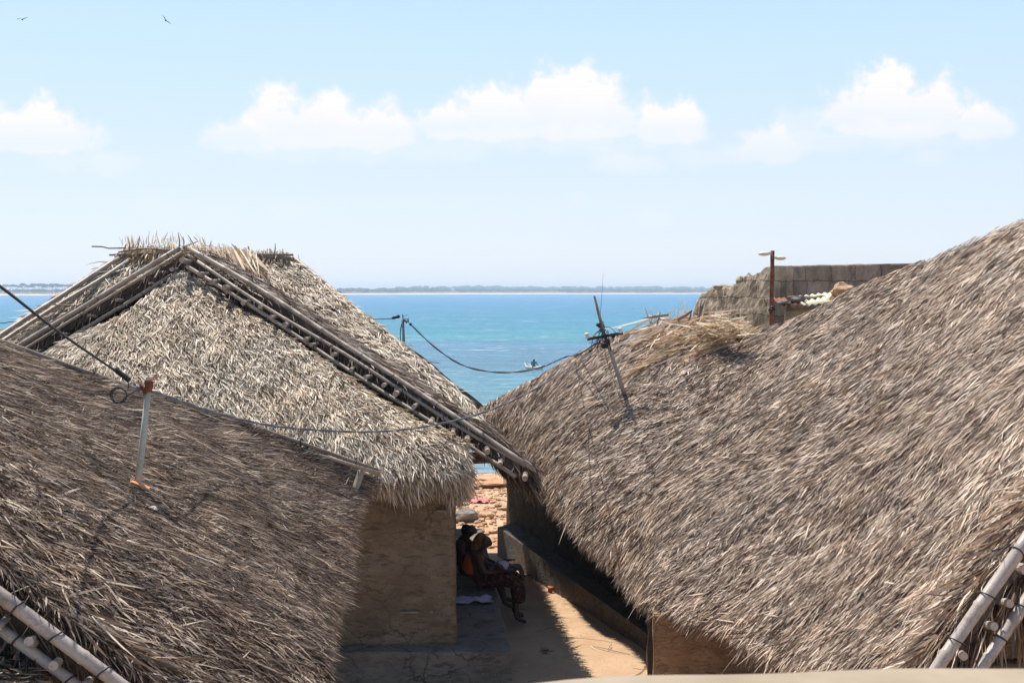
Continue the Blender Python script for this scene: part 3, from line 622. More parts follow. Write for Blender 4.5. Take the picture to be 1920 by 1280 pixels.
b.cover(SR, 1500, (.2, .4), .009, yaw=.7, yawsd=.3, lift=(.03, .12), curl=(0, .1), h=(.01, .05), bias=.3)
b.fringe(SR, 36000, (.1, .28), .009, v=(.95, 1.0), depth=.16, yawsd=.28, down=.1, yaw=.45)
for S_e, k_e in ((SR, 3000),):
    p, T, S_, N_ = S_e.frame(rng.uniform(.985, 1.0, k_e), rng.uniform(0, 1, k_e)); d = T*.75+np.array([.1, -.25, -.55])+rng.normal(0, .2, (k_e, 3)); d /= np.linalg.norm(d, axis=1)[:, None]; sdv = np.cross(d, N_); sdv /= np.linalg.norm(sdv, axis=1)[:, None]
    b.add(p-N_*rng.uniform(0, .2, k_e)[:, None], d, sdv, np.cross(sdv, d), rng.uniform(.12, .4, k_e), rng.uniform(.008, .022, k_e), np.zeros(k_e), np.zeros(k_e), rng.normal(0, .5, k_e), rng.uniform(0, .9, k_e))
b.cover(SRb, 1500, (.3, .5), .02, v1=.15, margin=500)
b.build('thatch', M_thR, HR)
# loose fresh straw patch on the ridge
def on_roof(px, py, S=None):
    d = px_dir(px, py); h = ROOFS.ray_cast(Vector((0, 0, CAMZ)), d)
    return h[0], h[1]
dg = None
def bvh_of(Ss):
    vs = []; fs = []
    for S in Ss: m_ = MB(); S.base(m_, .2); b0 = len(vs); vs += [Vector(v) for v in m_.v]; fs += [tuple(b0+i for i in f) for f in m_.f]
    return BVHTree.FromPolygons(vs, fs)
BR = bvh_of([SR]); BL = bvh_of([SL])
def hit(B, px, py, lift=.03):
    h = B.ray_cast(Vector((0, 0, CAMZ)), px_dir(px, py))
    if h[0] is None: return at(px, py, 18), Vector((0, 0, 1))
    n = h[1] if h[1].z > 0 else -h[1]
    return h[0]+n*lift, n
b = Blades()
for (x0, y0, x1, y1, n, sp_) in ((1410, 626, 1225, 672, 260, .12), (1400, 618, 1300, 630, 420, .12), (1290, 668, 1200, 700, 120, .05), (1375, 650, 1310, 676, 130, .06), (1260, 664, 1178, 722, 120, .05), (1350, 625, 1270, 650, 300, .1)):
    A, _ = hit(BR, x0, y0, .06); B_, _ = hit(BR, x1, y1, .06); d = (B_-A).normalized()
    b.scatter(A, A.lerp(B_, .75), n, (.25, .6), .014, tuple(d), sd=.12, up=(-.08, .03), spread=sp_*.6, bias=.12, thick=.07)
A, _ = hit(BR, 1240, 622, .06); B_, _ = hit(BR, 1410, 634, .06)
b.scatter(A, B_, 120, (.2, .5), .018, (.8, -.1, .05), sd=.3, spread=.07, bias=.1, thick=.06)
b.build('straw_patch', M_straw, HR)
b = Blades(); A = at(1215, 612, 20.2); B_ = at(1330, 606, 19.8)
b.scatter(A, B_, 160, (.3, .7), .022, (.8, -.3, -.12), sd=.18, spread=.06, bias=.25, thick=.08)
b.scatter(A, B_, 26, (.2, .45), .025, (.3, -.2, .8), sd=.45, spread=.06, bias=.35)
A2, _ = hit(BR, 1230, 632); B2, _ = hit(BR, 1330, 640); b.scatter(A2, B2, 260, (.4, .9), .03, (-.75, -.3, -.5), sd=.25, spread=.1, bias=.25)
b.build('ridge_cap', M_thR, HR)
m = MB()
for (x0, y0, x1, y1, r) in ((1308, 612, 1314, 562, .02), (1305, 606, 1322, 560, .022), (1292, 600, 1296, 582, .014), (1232, 606, 1238, 584, .012), (1270, 600, 1298, 582, .03)):
    m = MB(); m.tube([at(x0, y0, 19.6), at((x0+x1)/2+1, (y0+y1)/2, 19.6), at(x1, y1, 19.6)], [r, r, r*.5], 6); m.build('ridge_stick', M_bamd, HR)
# rake poles at the near end
rt = at(1990, 880, 8.55); rb = at(1690, 1318, 7.95)
rake(HR, rt, rb, [(0, .16, .048, -.1, 1.15), (.26, .22, .044, -.1, 1.15)], 9, .056, .13, .12, M_bamp, .03, .05, endlen=.12, e0d=.05)
m = MB(); bamboo(m, rt+Vector((.15, .3, -.42)), rb+Vector((.2, .3, -.38)), .04); m.build('rafter', M_bam, HR)
b = Blades(); b.scatter(rt+Vector((-.06, .1, -.04)), rb+Vector((-.06, .1, -.04)), 500, (.15, .35), .014, (-.75, .1, -.6), sd=.2, spread=.03, bias=.1)
b.scatter(at(1800, 1120, 8.6), at(1960, 1060, 8.8), 260, (.25, .7), .03, (-.1, -.1, -1), sd=.22, spread=.1, bias=-.1); b.build('hanging_frond', M_thR, HR)
m = MB(); wall_sheet(m, (3.3, 9.3), (6.5, 9.4), 0, 1.75, .2, seed=13); wall_sheet(m, (4.1, 9.3), (6.5, 9.4), 1.75, 2.5, .2, seed=13); m.build('gable_wall', M_mudr, HR)
wz = .0
m = MB(); wall_sheet(m, (-.0, 23.5), (1.93, 16.2), -.6, 1.9, .2, seed=5, step=.14); m.build('side_wall', M_mudsh, HR)
m = MB(); wall_sheet(m, (1.93, 16.2), (1.67, 13.9), -.1, .95, .2, seed=6, step=.12); m.build('side_wall', M_mudsh, HR)
m = MB(); wall_sheet(m, (1.6, 13.8), (5.8, 13.6), -.1, .97, .22, amp=.05, step=.08, seed=7); m.build('front_wall', M_mudr, HR)
m = MB(); slab(m, [(-.27, 22.6), (1.72, 15.5), (2.1, 15.6), (.2, 23.2)], -.6, .24, .025, 3); m.build('plinth', M_curb, HR)

# ------------------------------------------------------------ parapet close to the camera
def para_fn(g, b):
    g.l.new(g.ramp(g.noise(pos(g), 6, 6, .6), [(.3, (.25, .195, .135)), (.7, (.34, .275, .20))]), b.inputs['Base Color'])
m = MB(); P = []
for i in range(41):
    x = .02+i*.05; y0 = 1.55+.004*math.sin(i*.7)
    zt = 4.6-.318*1.55-.006 + .022*(1-math.exp(-(i*.05)/.25)) + .0012*math.sin(i*.9)
    P.append((x, y0, zt))
vs = []; 
for x, y, z in P: vs += [(x, y, 0), (x, y, z-.01), (x, y-.008, z), (x, y-.22, z+.004), (x, y-.23, 0)]
fs = []
for i in range(40):
    for k in range(5): fs.append((i*5+k, i*5+(k+1) % 5, (i+1)*5+(k+1) % 5, (i+1)*5+k))
fs += [(0, 1, 2, 3, 4), tuple(200+k for k in (4, 3, 2, 1, 0))]
m.add(vs, fs); tag(m.build('parapet', mat('parapet plaster', rough=.9, fn=para_fn), loc=(1, 1.5, 0)), 'pale beige plaster parapet running along the bottom right edge', 'parapet')

# ============================================================ RUINED WALL, STREET LAMP, SHED (behind the right hut)
def ruin_fn(lo, hi):
    def fn(g, b):
        p = pos(g); s = g.node('ShaderNodeSeparateXYZ'); g.l.new(p, s.inputs[0])
        c3 = g.node('ShaderNodeCombineXYZ'); g.l.new(g.math('ADD', s.outputs[0], s.outputs[1]), c3.inputs[0]); g.l.new(s.outputs[2], c3.inputs[1])
        wv = g.noise(p, 2.2, 5, .7, out=1); vv = g.mix(.22, c3.outputs[0], wv, 'ADD')
        br = g.node('ShaderNodeTexBrick'); g.l.new(vv, br.inputs[0]); br.inputs['Scale'].default_value = 1; br.inputs['Brick Width'].default_value = .8; br.inputs['Row Height'].default_value = .38
        br.inputs['Mortar Size'].default_value = .014; br.inputs['Mortar Smooth'].default_value = .8; br.offset = .37; br.squash = .8; br.squash_frequency = 3; br.inputs['Color1'].default_value = (*lo, 1); br.inputs['Color2'].default_value = (*hi, 1); br.inputs['Mortar'].default_value = (.105, .085, .065, 1)
        n = g.noise(g.mapping(p, (1, 1, .75)), 3, 9, .72); c = g.mix(1, br.outputs[0], g.ramp(n, [(.3, .4), (.5, .9), (.75, 1.5)]), 'MULTIPLY')
        c = g.mix(g.ramp(g.noise(p, 16, 3), [(.66, 0), (.74, .6)]), c, (.5, .44, .34))
        g.l.new(c, b.inputs['Base Color']); bumpn(g, b, g.math('MULTIPLY_ADD', br.outputs[1], -.4, g.noise(p, 12, 6, .7)), .6, .04)
    return fn
M_ru1 = mat('coral block wall', rough=.95, spec=.05, fn=ruin_fn((.29, .24, .17), (.42, .35, .26)))
M_rush = mat('shade toned block wall', rough=.95, spec=.05, fn=ruin_fn((.22, .175, .14), (.33, .265, .215)))  # darker copy of the coral blocks, rear wall's shade put into the colour
def jagged(mb, a, b, prof, z0, th, nu=70, nv=34, seed=0, jag=.06):
    a = Vector((*a, 0)); b = Vector((*b, 0)); d = (b-a).normalized(); n = Vector((d.y, -d.x, 0)); vs = []
    ts = [p[0] for p in prof]; zs = [p[1] for p in prof]
    for s_ in (1, -1):
        for i in range(nu+1):
            t = i/nu; zt = float(np.interp(t, ts, zs))+jag*noise.noise(Vector((t*16, seed, 0)))+jag*.35*noise.noise(Vector((t*45, seed, 3)))
            for j in range(nv+1):
                zj = z0+(min(zs)-.1-z0)*j/(nv*.6) if j < nv*.6 else (min(zs)-.1)+(zt-min(zs)+.1)*(j-nv*.6)/(nv*.4)
                q = a.lerp(b, t)+Vector((0, 0, zj if j < nv else zt)); o = .03*noise.noise(q*2.5)+.022*noise.noise(q*6)+.012*noise.noise(q*15)
                top = (j/nv)**16*.05
                vs.append(q+n*s_*(th/2+o-top))
    o = (nu+1)*(nv+1); ix = lambda i, j: i*(nv+1)+j; fs = []
    for i in range(nu):
        for j in range(nv):
            q = (ix(i, j), ix(i+1, j), ix(i+1, j+1), ix(i, j+1)); fs += [q, tuple(o+t for t in q[::-1])]
        fs += [(ix(i, nv), ix(i+1, nv), o+ix(i+1, nv), o+ix(i, nv))]
    for j in range(nv): fs += [(ix(0, j), ix(0, j+1), o+ix(0, j+1), o+ix(0, j)), (ix(nu, j), o+ix(nu, j), o+ix(nu, j+1), ix(nu, j+1))]
    return mb.add(vs, fs, False)
KC = at(1462, 498, 27); KE = at(1314, 575, 29.9)
RW = thing('ruined_wall', (KC.x, KC.y, 0), 'roofless ruin of coral blocks with one broken stepped wall, beside the rusty lamp post', 'ruin')
prof = []
for px, py in ((1462, 498), (1450, 501), (1440, 506), (1428, 514), (1412, 520), (1402, 528), (1398, 531), (1384, 535), (1378, 541), (1362, 537), (1350, 538), (1336, 547), (1326, 552), (1318, 562), (1314, 580)):
    ax_ = (px-960)/F; t = (KC.x-ax_*KC.y)/((KC.x-KE.x)+ax_*(KE.y-KC.y)); Yp = KC.y+(KE.y-KC.y)*t; prof.append((t, at(px, py, Yp).z))
prof.sort()
m = MB(); jagged(m, (KC.x, KC.y), (KE.x, KE.y), prof, -1.2, .42, seed=2); m.build('broken_wall', M_ru1, RW)
m = MB(); jagged(m, (KC.x+.22, KC.y+.15), (10.8, 28.6), [(0, KC.z), (1, KC.z+.12)], -1.2, .42, seed=6, jag=.012); m.build('rear_wall', M_rush, RW)
m = MB(); m.ball(at(1389, 529, 28.3), (.13, .13, .15), 2, nz=.25, seed=3); m.build('coping_stone', M_ru1, RW)
m = MB(); m.ball(at(1404, 523, 28.0), (.13, .12, .11), 2, nz=.4, seed=5); m.build('coping_stone', M_ru1, RW)
m = MB(); m.ball(at(1357, 539, 28.9), (.26, .14, .07), 2, nz=.4, seed=8); m.build('coping_stone', M_ru1, RW)

LP = thing('street_lamp', (at(1446, 600, 25).x, 25, -.4), 'rusty brown street lamp post with two small cream heads in front of the ruin', 'street lamp')
m = MB(); lx = LP.location.x; zt = at(1447, 470, 25).z; m.tube([(lx, 25, -.5), (lx+.01, 25, 2), (lx+.005, 25, zt-.6), (lx+.015, 25, zt)], [.055, .05, .046, .042], 10); m.build('pole', M_rust, LP)
for (x1, y1, sg) in ((1437, 476, -1), (1459, 484, 1)):
    e = at(x1, y1, 25); m = MB(); m.tube([(lx, 25, e.z+.02), (lx+sg*.08, 25, e.z+.012), tuple(e)], .012, 6); m.build('lamp_arm', M_rust, LP)
    m = MB(); m.ball(e+Vector((sg*.05, 0, 0)), (.12, .06, .042), 2, nz=.05); m.box(e-Vector((sg*.04, 0, -.005)), (.09, .06, .05)); m.build('lamp_head', M_lampw, LP)
m = MB()
for k in range(3): lashing(m, at(1447, 578+k, 25), (0, .2, 1), .06, 1, .014)
m.tube([at(1442, 580, 24.9), at(1448, 574, 24.9), at(1453, 579, 24.9)], .016, 5); m.build('cable_knot', M_blk, LP)

def corr(mb, p0, ux, uy, w, l, waves, amp, th=.008):
    """corrugated sheet: waves across ux"""
    ux = Vector(ux).normalized(); uy = Vector(uy).normalized(); n = ux.cross(uy).normalized(); k = waves*6; vs = []
    for lay in (0, 1):
        for i in range(k+1):
            for j in range(2):
                vs.append(Vector(p0)+ux*w*i/k+uy*l*j+n*(amp*math.sin(2*math.pi*i/6)-th*lay))
    o = 2*(k+1); fs = []
    for i in range(k):
        fs += [(2*i, 2*i+2, 2*i+3, 2*i+1), (o+2*i, o+2*i+1, o+2*i+3, o+2*i+2), (2*i, o+2*i, o+2*i+2, 2*i+2), (2*i+1, 2*i+3, o+2*i+3, o+2*i+1)]
    fs += [(0, 1, o+1, o), (2*k, o+2*k, o+2*k+1, 2*k+1)]
    return mb.add(vs, fs, True)
SH = thing('shed', (6.5, 25.5, 0), 'low shed with corrugated sheets weighted by stones, against the ruin', 'shed')
q = at(1463, 573, 25.3); m = MB(); corr(m, q, (1, .05, .02), (.05, 1, .16), 1.0, 1.0, 9, .013); m.build('roof_sheet', M_rust, SH)
q2 = at(1508, 573, 25.2); m = MB(); corr(m, q2, (1, .1, .12), (.0, 1, .16), 1.5, 1.1, 11, .018)
m.build('roof_sheet', mat('cream corrugated sheet', rough=.6, fn=lambda g, b: g.l.new(g.ramp(g.noise(pos(g), 6, 5), [(.3, (.5, .42, .26)), (.6, (.72, .64, .45))]), b.inputs['Base Color'])), SH)
m = MB(); wall_sheet(m, (q.x+.15, 25.5), (q.x+3, 25.8), -.4, q.z-.05, .15, step=.25, seed=2); m.build('wall', mat('yellow boards', rough=.9, fn=mud_fn((.3, .2, .09), (.5, .38, .2))), SH)
for (px, py, Y, r, sd_, lb) in ((1470, 567, 25.45, (.13, .1, .05), 1, 'small flat stone at the left end of the shed roof, beside the lamp post'),
                               (1492, 561, 25.7, (.19, .12, .075), 2, 'largest flat stone weighing down the rusty shed sheet'),
                               (1518, 559, 25.9, (.16, .1, .055), 3, 'tan flat stone in the middle of the shed roof'),
                               (1537, 557, 26.0, (.13, .1, .045), 4, 'thin flat stone at the upper edge of the cream sheet')):
    c = at(px, py, Y); m = MB(); m.ball(c, r, 3, nz=.35, seed=sd_); tag(m.build('stone', M_stg, loc=c), lb, 'stone')
c = at(1580, 547, 25.6); m = MB(); m.ball(c, (.26, .2, .17), 3, nz=.5, seed=9); m.ball(c+Vector((-.12, 0, -.45)), (.3, .25, .4), 3, nz=.3, seed=3); tag(m.build('boulder', M_stone, loc=c), 'rounded pinkish coral lump peeking over the right thatch before the ruin', 'boulder')

# ============================================================ POSTS AND CABLES
M_pale = mat('weathered pale timber', rough=.7, fn=bam_fn((.30, .30, .25), (.46, .46, .40)))
PB, _ = hit(BL, 266, 934, -.1); PTt = at(279, 722, PB.y-.0)
WP = thing('wire_post', tuple(PB), 'straight pale post with a rusty top clamp standing on the near left roof', 'post')
m = MB(); m.tube([PB, PB.lerp(PTt, .5)+Vector((.004, 0, 0)), PTt], [.026, .024, .021], 8); m.build('pole', M_pale, WP)
m = MB(); c = at(279, 724, PTt.y-.01); m.box(c, (.045, .05, .075), Matrix.Rotation(.2, 3, 'Y')); m.tube([c+Vector((-.06, -.02, .03)), c+Vector((-.03, -.03, -.02)), c+Vector((-.02, -.02, -.05))], .012, 6); m.build('clamp', M_rust, WP)
m = MB(); c = at(286, 707, PTt.y); m.ball(c, (.038, .03, .025), 3, nz=.3, seed=2); m.tube([PTt, PTt+Vector((.0, 0, .05)), c], [.02, .024, .024], 8); m.build('finial', mat('pale rusty casting', rough=.7, fn=lambda g, b: g.l.new(g.ramp(g.noise(pos(g), 30, 4), [(.42, (.35, .17, .08)), (.55, (.62, .52, .42))]), b.inputs['Base Color'])), WP)
def spool(mb, c, ax, r=.03, h=.05):
    ax = Vector(ax).normalized(); pr = [(-.5, .7), (-.46, 1), (-.3, 1), (-.2, .6), (.05, .55), (.15, .95), (.35, 1), (.5, .6)]
    return mb.tube([Vector(c)+ax*h*t for t, _ in pr], [r*k for _, k in pr], 14)
m = MB(); spool(m, at(263, 727, PTt.y), (1, .1, .25), .03, .045); m.build('insulator', M_gcab, WP)
SBt = hit(BL, 252, 930, .075)[0]; m = MB(); m.box(SBt+Vector((0, -.0, .01)), (.13, .05, .012), Matrix.Rotation(.45, 3, 'Y') @ Matrix.Rotation(.3, 3, 'Z'), .012); tag(m.build('tile_shard', mat('orange clay', (.62, .27, .12), .8), loc=SBt), 'broken orange clay shard at the foot of the pale post', 'shard')
c = hit(BL, 277, 969, .065)[0]; m = MB(); m.ball(c, (.032, .028, .018), 2, nz=.3); tag(m.build('shell', mat('pale shell', (.62, .56, .5), .5), loc=c), 'small pale round shell lying on the brown thatch', 'shell')
b = Blades(); c0 = hit(BL, 276, 896, .08)[0]; c1 = hit(BL, 322, 932, .07)[0]
m = MB(); m.tube([c0, c0.lerp(c1, .5)+Vector((0, 0, .01)), c1], [.008, .008, .004], 5); tag(m.build('dry_stalk', M_straw, loc=c0), 'single pale dry stalk lying right of the post foot on brown thatch', 'stalk')

def cable(mb, pts, r, twist=0, n=5):
    """smooth curve through pts; twist > 0 makes two wires wound round each other"""
    P = [Vector(p) for p in pts]; out = []
    for i in range(len(P)-1):
        p0 = P[max(i-1, 0)]; p1 = P[i]; p2 = P[i+1]; p3 = P[min(i+2, len(P)-1)]; k = max(4, int((p2-p1).length/.12))
        for j in range(k):
            t = j/k; out.append(.5*((2*p1)+(-p0+p2)*t+(2*p0-5*p1+4*p2-p3)*t*t+(-p0+3*p1-3*p2+p3)*t**3))
    out.append(P[-1])
    if not twist: return mb.tube(out, r, n, False)
    L = 0; A = []; B_ = []
    for i, q in enumerate(out):
        if i: L += (q-out[i-1]).length
        a = L*twist; o = Vector((math.cos(a)*.3, 0, math.sin(a)))*r*1.05; A.append(q+o); B_.append(q-o)
    mb.tube(A, r, n, False); return mb.tube(B_, r, n, False)
def sagline(a, b, sag, n=8): return [a.lerp(b, t)+Vector((0, 0, -sag*4*t*(1-t))) for t in [i/n for i in range(n+1)]]
Yp = PTt.y
PC = thing('power_cable', tuple(at(229, 706, Yp)), 'thick black cable dropping from the upper left to the pale post', 'cable')
m = MB(); cable(m, [at(-160, 425, 5.4), at(0, 537, 6.2), at(110, 622, 7.2), at(218, 696, Yp)], .0085); m.build('wire', M_blk, PC)
m = MB(); c0 = at(214, 691, Yp); c1 = at(243, 713, Yp); rs = []; ps = []
for k in range(15): t = k/14; ps.append(c0.lerp(c1, t)); rs.append(.021*(.75 if k in (0, 14) else (1.0 if k % 2 else .82)))
m.tube(ps, rs, 10); m.build('connector', M_blk, PC)
m = MB(); lo = []
for k in range(24):
    a = k/23*2*math.pi*1.75; rr_ = .066-.018*k/23; lo.append(at(223, 741, Yp)+Vector((rr_*1.05*math.cos(a+1.2), .02*math.sin(a), rr_*.9*math.sin(a+1.2))))
cable(m, [at(239, 713, Yp), at(241, 726, Yp)]+lo+[at(262, 727, Yp)], .0045); m.build('wire_loop', M_blk, PC)

# leaning pole on the right roof
MBs, _ = hit(BR, 1172, 748, -.12); Ym = MBs.y-.15
LPo = thing('utility_pole', tuple(MBs), 'leaning wooden pole on the right roof with a crossarm, two white insulators and tangled wires', 'utility pole')
j0 = at(1140, 645, Ym); j1 = at(1128, 606, Ym)
m = MB(); m.tube([MBs, MBs.lerp(j0, .5), j0, at(1127, 612, Ym)], [.034, .031, .028, .025], 9); m.build('pole', mat('grey pole', rough=.8, fn=bam_fn((.2, .18, .16), (.36, .33, .3))), LPo)
m = MB(); bamboo(m, at(1134, 632, Ym-.03), at(1114, 554, Ym-.03), .028, .7); m.build('top_pole', M_bam, LPo)
x0 = at(1101, 636, Ym-.05); x1 = at(1168, 624, Ym-.05); m = MB(); d = (x1-x0); m.box((x0+x1)/2, (d.length, .05, .045), Matrix.Rotation(-math.atan2(d.z, d.x), 3, 'Y')); m.build('crossarm', mat('dark timber', (.10, .06, .04), .8), LPo)
for px, py in ((1101, 629), (1163, 619)):
    c = at(px, py, Ym-.05); m = MB(); spool(m, c, (-.15, 0, 1), .042, .085); m.build('insulator', M_porc, LPo)
m = MB(); m.tube([at(1125, 595, Ym), at(1128, 560, Ym), at(1131, 512, Ym)], [.005, .004, .0025], 4); m.build('aerial', M_gcab, LPo)
m = MB(); lashing(m, at(1130, 620, Ym), (j1-j0), .045, 4, .008); lashing(m, at(1128, 610, Ym), (j1-j0), .04, 3, .008); lashing(m, at(1137, 640, Ym), (.3, 0, -1), .05, 3, .01)
m.ball(at(1122, 609, Ym-.06), (.035, .03, .03), 2, nz=.4, seed=1); m.ball(at(1150, 630, Ym-.06), (.035, .03, .03), 2, nz=.4, seed=4); m.ball(at(1133, 650, Ym-.06), (.05, .03, .035), 2, nz=.5, seed=2); m.ball(at(1106, 657, Ym-.05), (.025, .02, .02), 2, nz=.4, seed=6)
rw = random.Random(4)
for k in range(16):
    a = at(rw.uniform(1122, 1142), rw.uniform(615, 640), Ym-.08); e = at(rw.uniform(1104, 1150), rw.uniform(635, 662), Ym-.07); q = (a+e)/2+Vector((rw.uniform(-.12, .12), -.03, rw.uniform(-.08, .1)))
    cable(m, [a, q, e], .0045)
cable(m, [at(1130, 612, Ym-.05), at(1146, 615, Ym-.06), at(1160, 632, Ym-.05)], .0045); cable(m, [at(1128, 617, Ym-.05), at(1113, 632, Ym-.06), at(1108, 657, Ym-.05)], .005)
cable(m, [at(1126, 620, Ym-.05), at(1120, 640, Ym-.06), at(1122, 662, Ym-.05)], .005)
m.build('wire_tangle', M_blk, LPo)
m = MB(); cable(m, [at(1133, 652, Ym-.05), hit(BR, 1143, 690, .03)[0], hit(BR, 1153, 725, .02)[0], hit(BR, 1159, 747, .0)[0]], .005); m.build('stay_wire', mat('brown twine', (.2, .13, .08), .8), LPo)
c = hit(BR, 1078, 677, .03)[0]; m = MB(); m.ball(c, (.075, .06, .055), 2, nz=.4, seed=7); tag(m.build('thatch_tuft', M_stone, loc=c), 'small tan lump resting on the right roof edge below the leaning pole', 'lump')

# small post on the middle hut
Q0 = at(759, 684, 18.0); Q1 = at(755, 598, 18.0)
SPo = thing('wire_post', tuple(Q0), 'short grey wire post rising behind the right hip of the middle hut, against the sea', 'post')
m = MB(); m.tube([Q0-Vector((0, 0, .3)), Q0, Q1], [.024, .023, .02], 8); m.build('pole', M_gcab, SPo)
m = MB(); spool(m, at(761, 602, 18), (1, 0, -.4), .028, .06); m.build('insulator', M_gcab, SPo)
m = MB(); m.ball(at(770, 608, 18), (.022, .02, .022), 2, nz=.3); m.tube([at(756, 593, 18), at(765, 590, 18)], .004, 4); m.tube([at(755, 589, 18), at(755.5, 600, 18)], .008, 5); m.tube([at(766, 594, 18), at(766.5, 606, 18)], .004, 4); cable(m, [at(757, 597, 18), at(764, 598, 18), at(767, 606, 18)], .005); m.build('clamp', M_blk, SPo)
m = MB(); cable(m, [at(754, 604, 18), at(750.5, 622, 18), at(752, 645, 18), at(757, 672, 18)], .007); m.build('wire_loop', M_blk, SPo)
C1_ = thing('power_cable', tuple(at(740, 596, 18)), 'thin cable with a black connector running left behind the middle hut', 'cable')
m = MB(); cable(m, [at(-100, 604, 21), at(0, 606, 20.8), at(45, 603, 20.6), at(300, 612, 20), at(620, 601, 18.8), at(737, 597, 18.05)], .0075); m.build('wire', M_blk, C1_)
m = MB(); m.tube([at(735, 597, 18), at(738, 595.5, 18), at(748, 593, 18), at(750, 595, 18)], [.014, .024, .026, .012], 9); m.build('connector', M_blk, C1_)
m = MB(); cable(m, [at(771, 609, 18), at(812, 648, 17.9), at(862, 682, 17.8), at(915, 696, 17.7), at(968, 697, 17.6), at(1015, 688, 17.5), at(1060, 669, Ym+.2), at(1085, 664, Ym+.1), at(1107, 650, Ym), at(1126, 640, Ym-.05)], .008, 9)
tag(m.build('power_cable', M_gcab, loc=at(930, 697, 17.7)), 'twisted cable sagging over the sea from the short grey post to the leaning pole', 'cable')
m = MB(); cable(m, [at(284, 733, Yp), at(330, 748, 9.2), at(400, 772, 10), at(500, 796, 11), at(600, 806, 12), at(700, 809, 13), at(800, 799, 14), at(900, 775, 14.9), at(985, 739, 15.7), at(1050, 700, 16.7), hit(BR, 1085, 682, .05)[0], at(1110, 662, Ym)], .0065, 8)
tag(m.build('power_cable', M_gcab, loc=at(700, 809, 13)), 'long twisted cable crossing the front thatch from the pale post to the leaning pole', 'cable')
m = MB(); cable(m, [hit(BR, 985, 800, .03)[0], hit(BR, 1040, 745, .04)[0], hit(BR, 1080, 705, .04)[0], at(1108, 668, Ym)], .007)
tag(m.build('power_cable', M_gcab, loc=at(1060, 720, 17)), 'thin dark wire lying along the right thatch below the leaning pole', 'cable')

# ============================================================ BEACH STONES AND SMALL THINGS IN THE PASSAGE
def gpt(px, py):
    d = px_dir(px, py); y = 20.0
    for _ in range(40):
        x = d.x/d.y*y; z = gz(x, y); y += ((z-CAMZ)/(d.z/d.y)-y)*.5
    return Vector((d.x/d.y*y, y, gz(d.x/d.y*y, y)))
def stone(px, py, w, h, label, m_, seed, group=None, name='stone'):
    c = gpt(px, py); s_ = c.y/F; mb = MB(); rx = w/2*s_; rz = h/2*s_*1.1
    mb.ball(c+Vector((0, 0, rz*.55)), (rx, rx*random.uniform(.8, 1.3), rz), 3, Matrix.Rotation(random.uniform(0, 3), 3, 'Z') if w < 25 else None, nz=.42, seed=seed)
    o = mb.build(name, m_, loc=c); tag(o, label, 'stone' if name == 'stone' else 'rock', group); return o
stone(916, 908, 90, 22, 'broad reddish rock ledge at the water edge beyond the passage', M_rock, 3, name='rock')
stone(878, 892, 22, 26, 'upright reddish rock at the water edge, left of the broad ledge', M_rock, 5, name='rock')
stone(955, 898, 26, 22, 'pointed reddish rock at the water edge beside the dark wall', M_rock, 12, name='rock')
stone(872, 978, 50, 32, 'big shaded grey block beside the mud wall corner at the beach end', M_stg, 7)
stone(862, 945, 40, 22, 'flat shaded grey stone behind the big block at the beach end', M_stg, 8)
stone(912, 972, 34, 22, 'largest sunlit tan stone in the rubble of the passage end', M_stone, 9)
stone(924, 998, 20, 8, 'flat sunlit stone right of the seated women at the rubble edge', M_stone, 10)
rs_ = random.Random(11)
for k in range(46):
    px = rs_.uniform(856, 958); py = rs_.uniform(915, 1000)
    if px < 900 and py > 945 and k % 3: continue
    w = rs_.uniform(7, 16); stone(px, py, w, w*rs_.uniform(.5, .8), 'rounded tan stone among the rubble at the beach end of the passage', M_stone, 20+k, 'rubble stones at the beach end of the passage')
mb = MB(); sv = []
for k in range(1500):
    y = rs_.uniform(23.5, 42); x = rs_.uniform(-3.5, 2.0) if y > 25 else rs_.uniform(-1.2, 0); r = rs_.uniform(.02, .09)
    mb.ball((x, y, gz(x, y)+r*.25), (r, r*rs_.uniform(.6, 1.2), r*.6), 1, Matrix.Rotation(rs_.uniform(0, 3), 3, 'Z'), nz=.5, seed=k)
tag(mb.build('rubble', M_stone), 'small tan coral rubble covering the beach end of the passage', 'rubble', kind='stuff')
def cloth_obj(name, c, w, d, h, m_, label, cat, seed=0, rot=0, parent=None):
    mb = MB(); n = 16; vs = []
    for lay in (0, 1):
        for i in range(n+1):
            for j in range(n+1):
                u = i/n-.5; v = j/n-.5; q = Vector((u*4+seed, v*3, seed)); e = .1*noise.noise(Vector((u*3, v*3, seed+9)))
                z = h*(.5+noise.noise(q))*(1-.6*max(abs(u), abs(v))*2)+.004+h*.4*abs(math.sin(u*9+v*4))-.004*lay
                p = Vector(((u+e)*w, (v+e)*d, max(z, .004-.003*lay))); p = Matrix.Rotation(rot, 3, 'Z') @ p; vs.append(Vector(c)+p)
    o = (n+1)**2; fs = []; ix = lambda i, j: i*(n+1)+j
    for i in range(n):
        for j in range(n):
            q = (ix(i, j), ix(i+1, j), ix(i+1, j+1), ix(i, j+1)); fs += [q, tuple(o+t for t in q[::-1])]
    for i in range(n):
        for a_, b_ in ((ix(i, 0), ix(i+1, 0)), (ix(i, n), ix(i+1, n)), (ix(0, i), ix(0, i+1)), (ix(n, i), ix(n, i+1))): fs.append((a_, b_, o+b_, o+a_))
    mb.add(vs, fs, True); return tag(mb.build(name, m_, loc=c), label, cat)
M_lil = mat('lilac cloth', (.42, .38, .52), .85, .1)
cloth_obj('folded_cloth', atz(884, 1128, .408), .55, .3, .07, M_lil, 'crumpled lilac cloth on the plinth beside the seated women', 'cloth', 3, .1)
cloth_obj('rag', gpt(898, 942), .5, .4, .12, mat('pink cloth', (.62, .22, .22), .85), 'crumpled pink and red rag lying on the beach rubble', 'rag', 5)
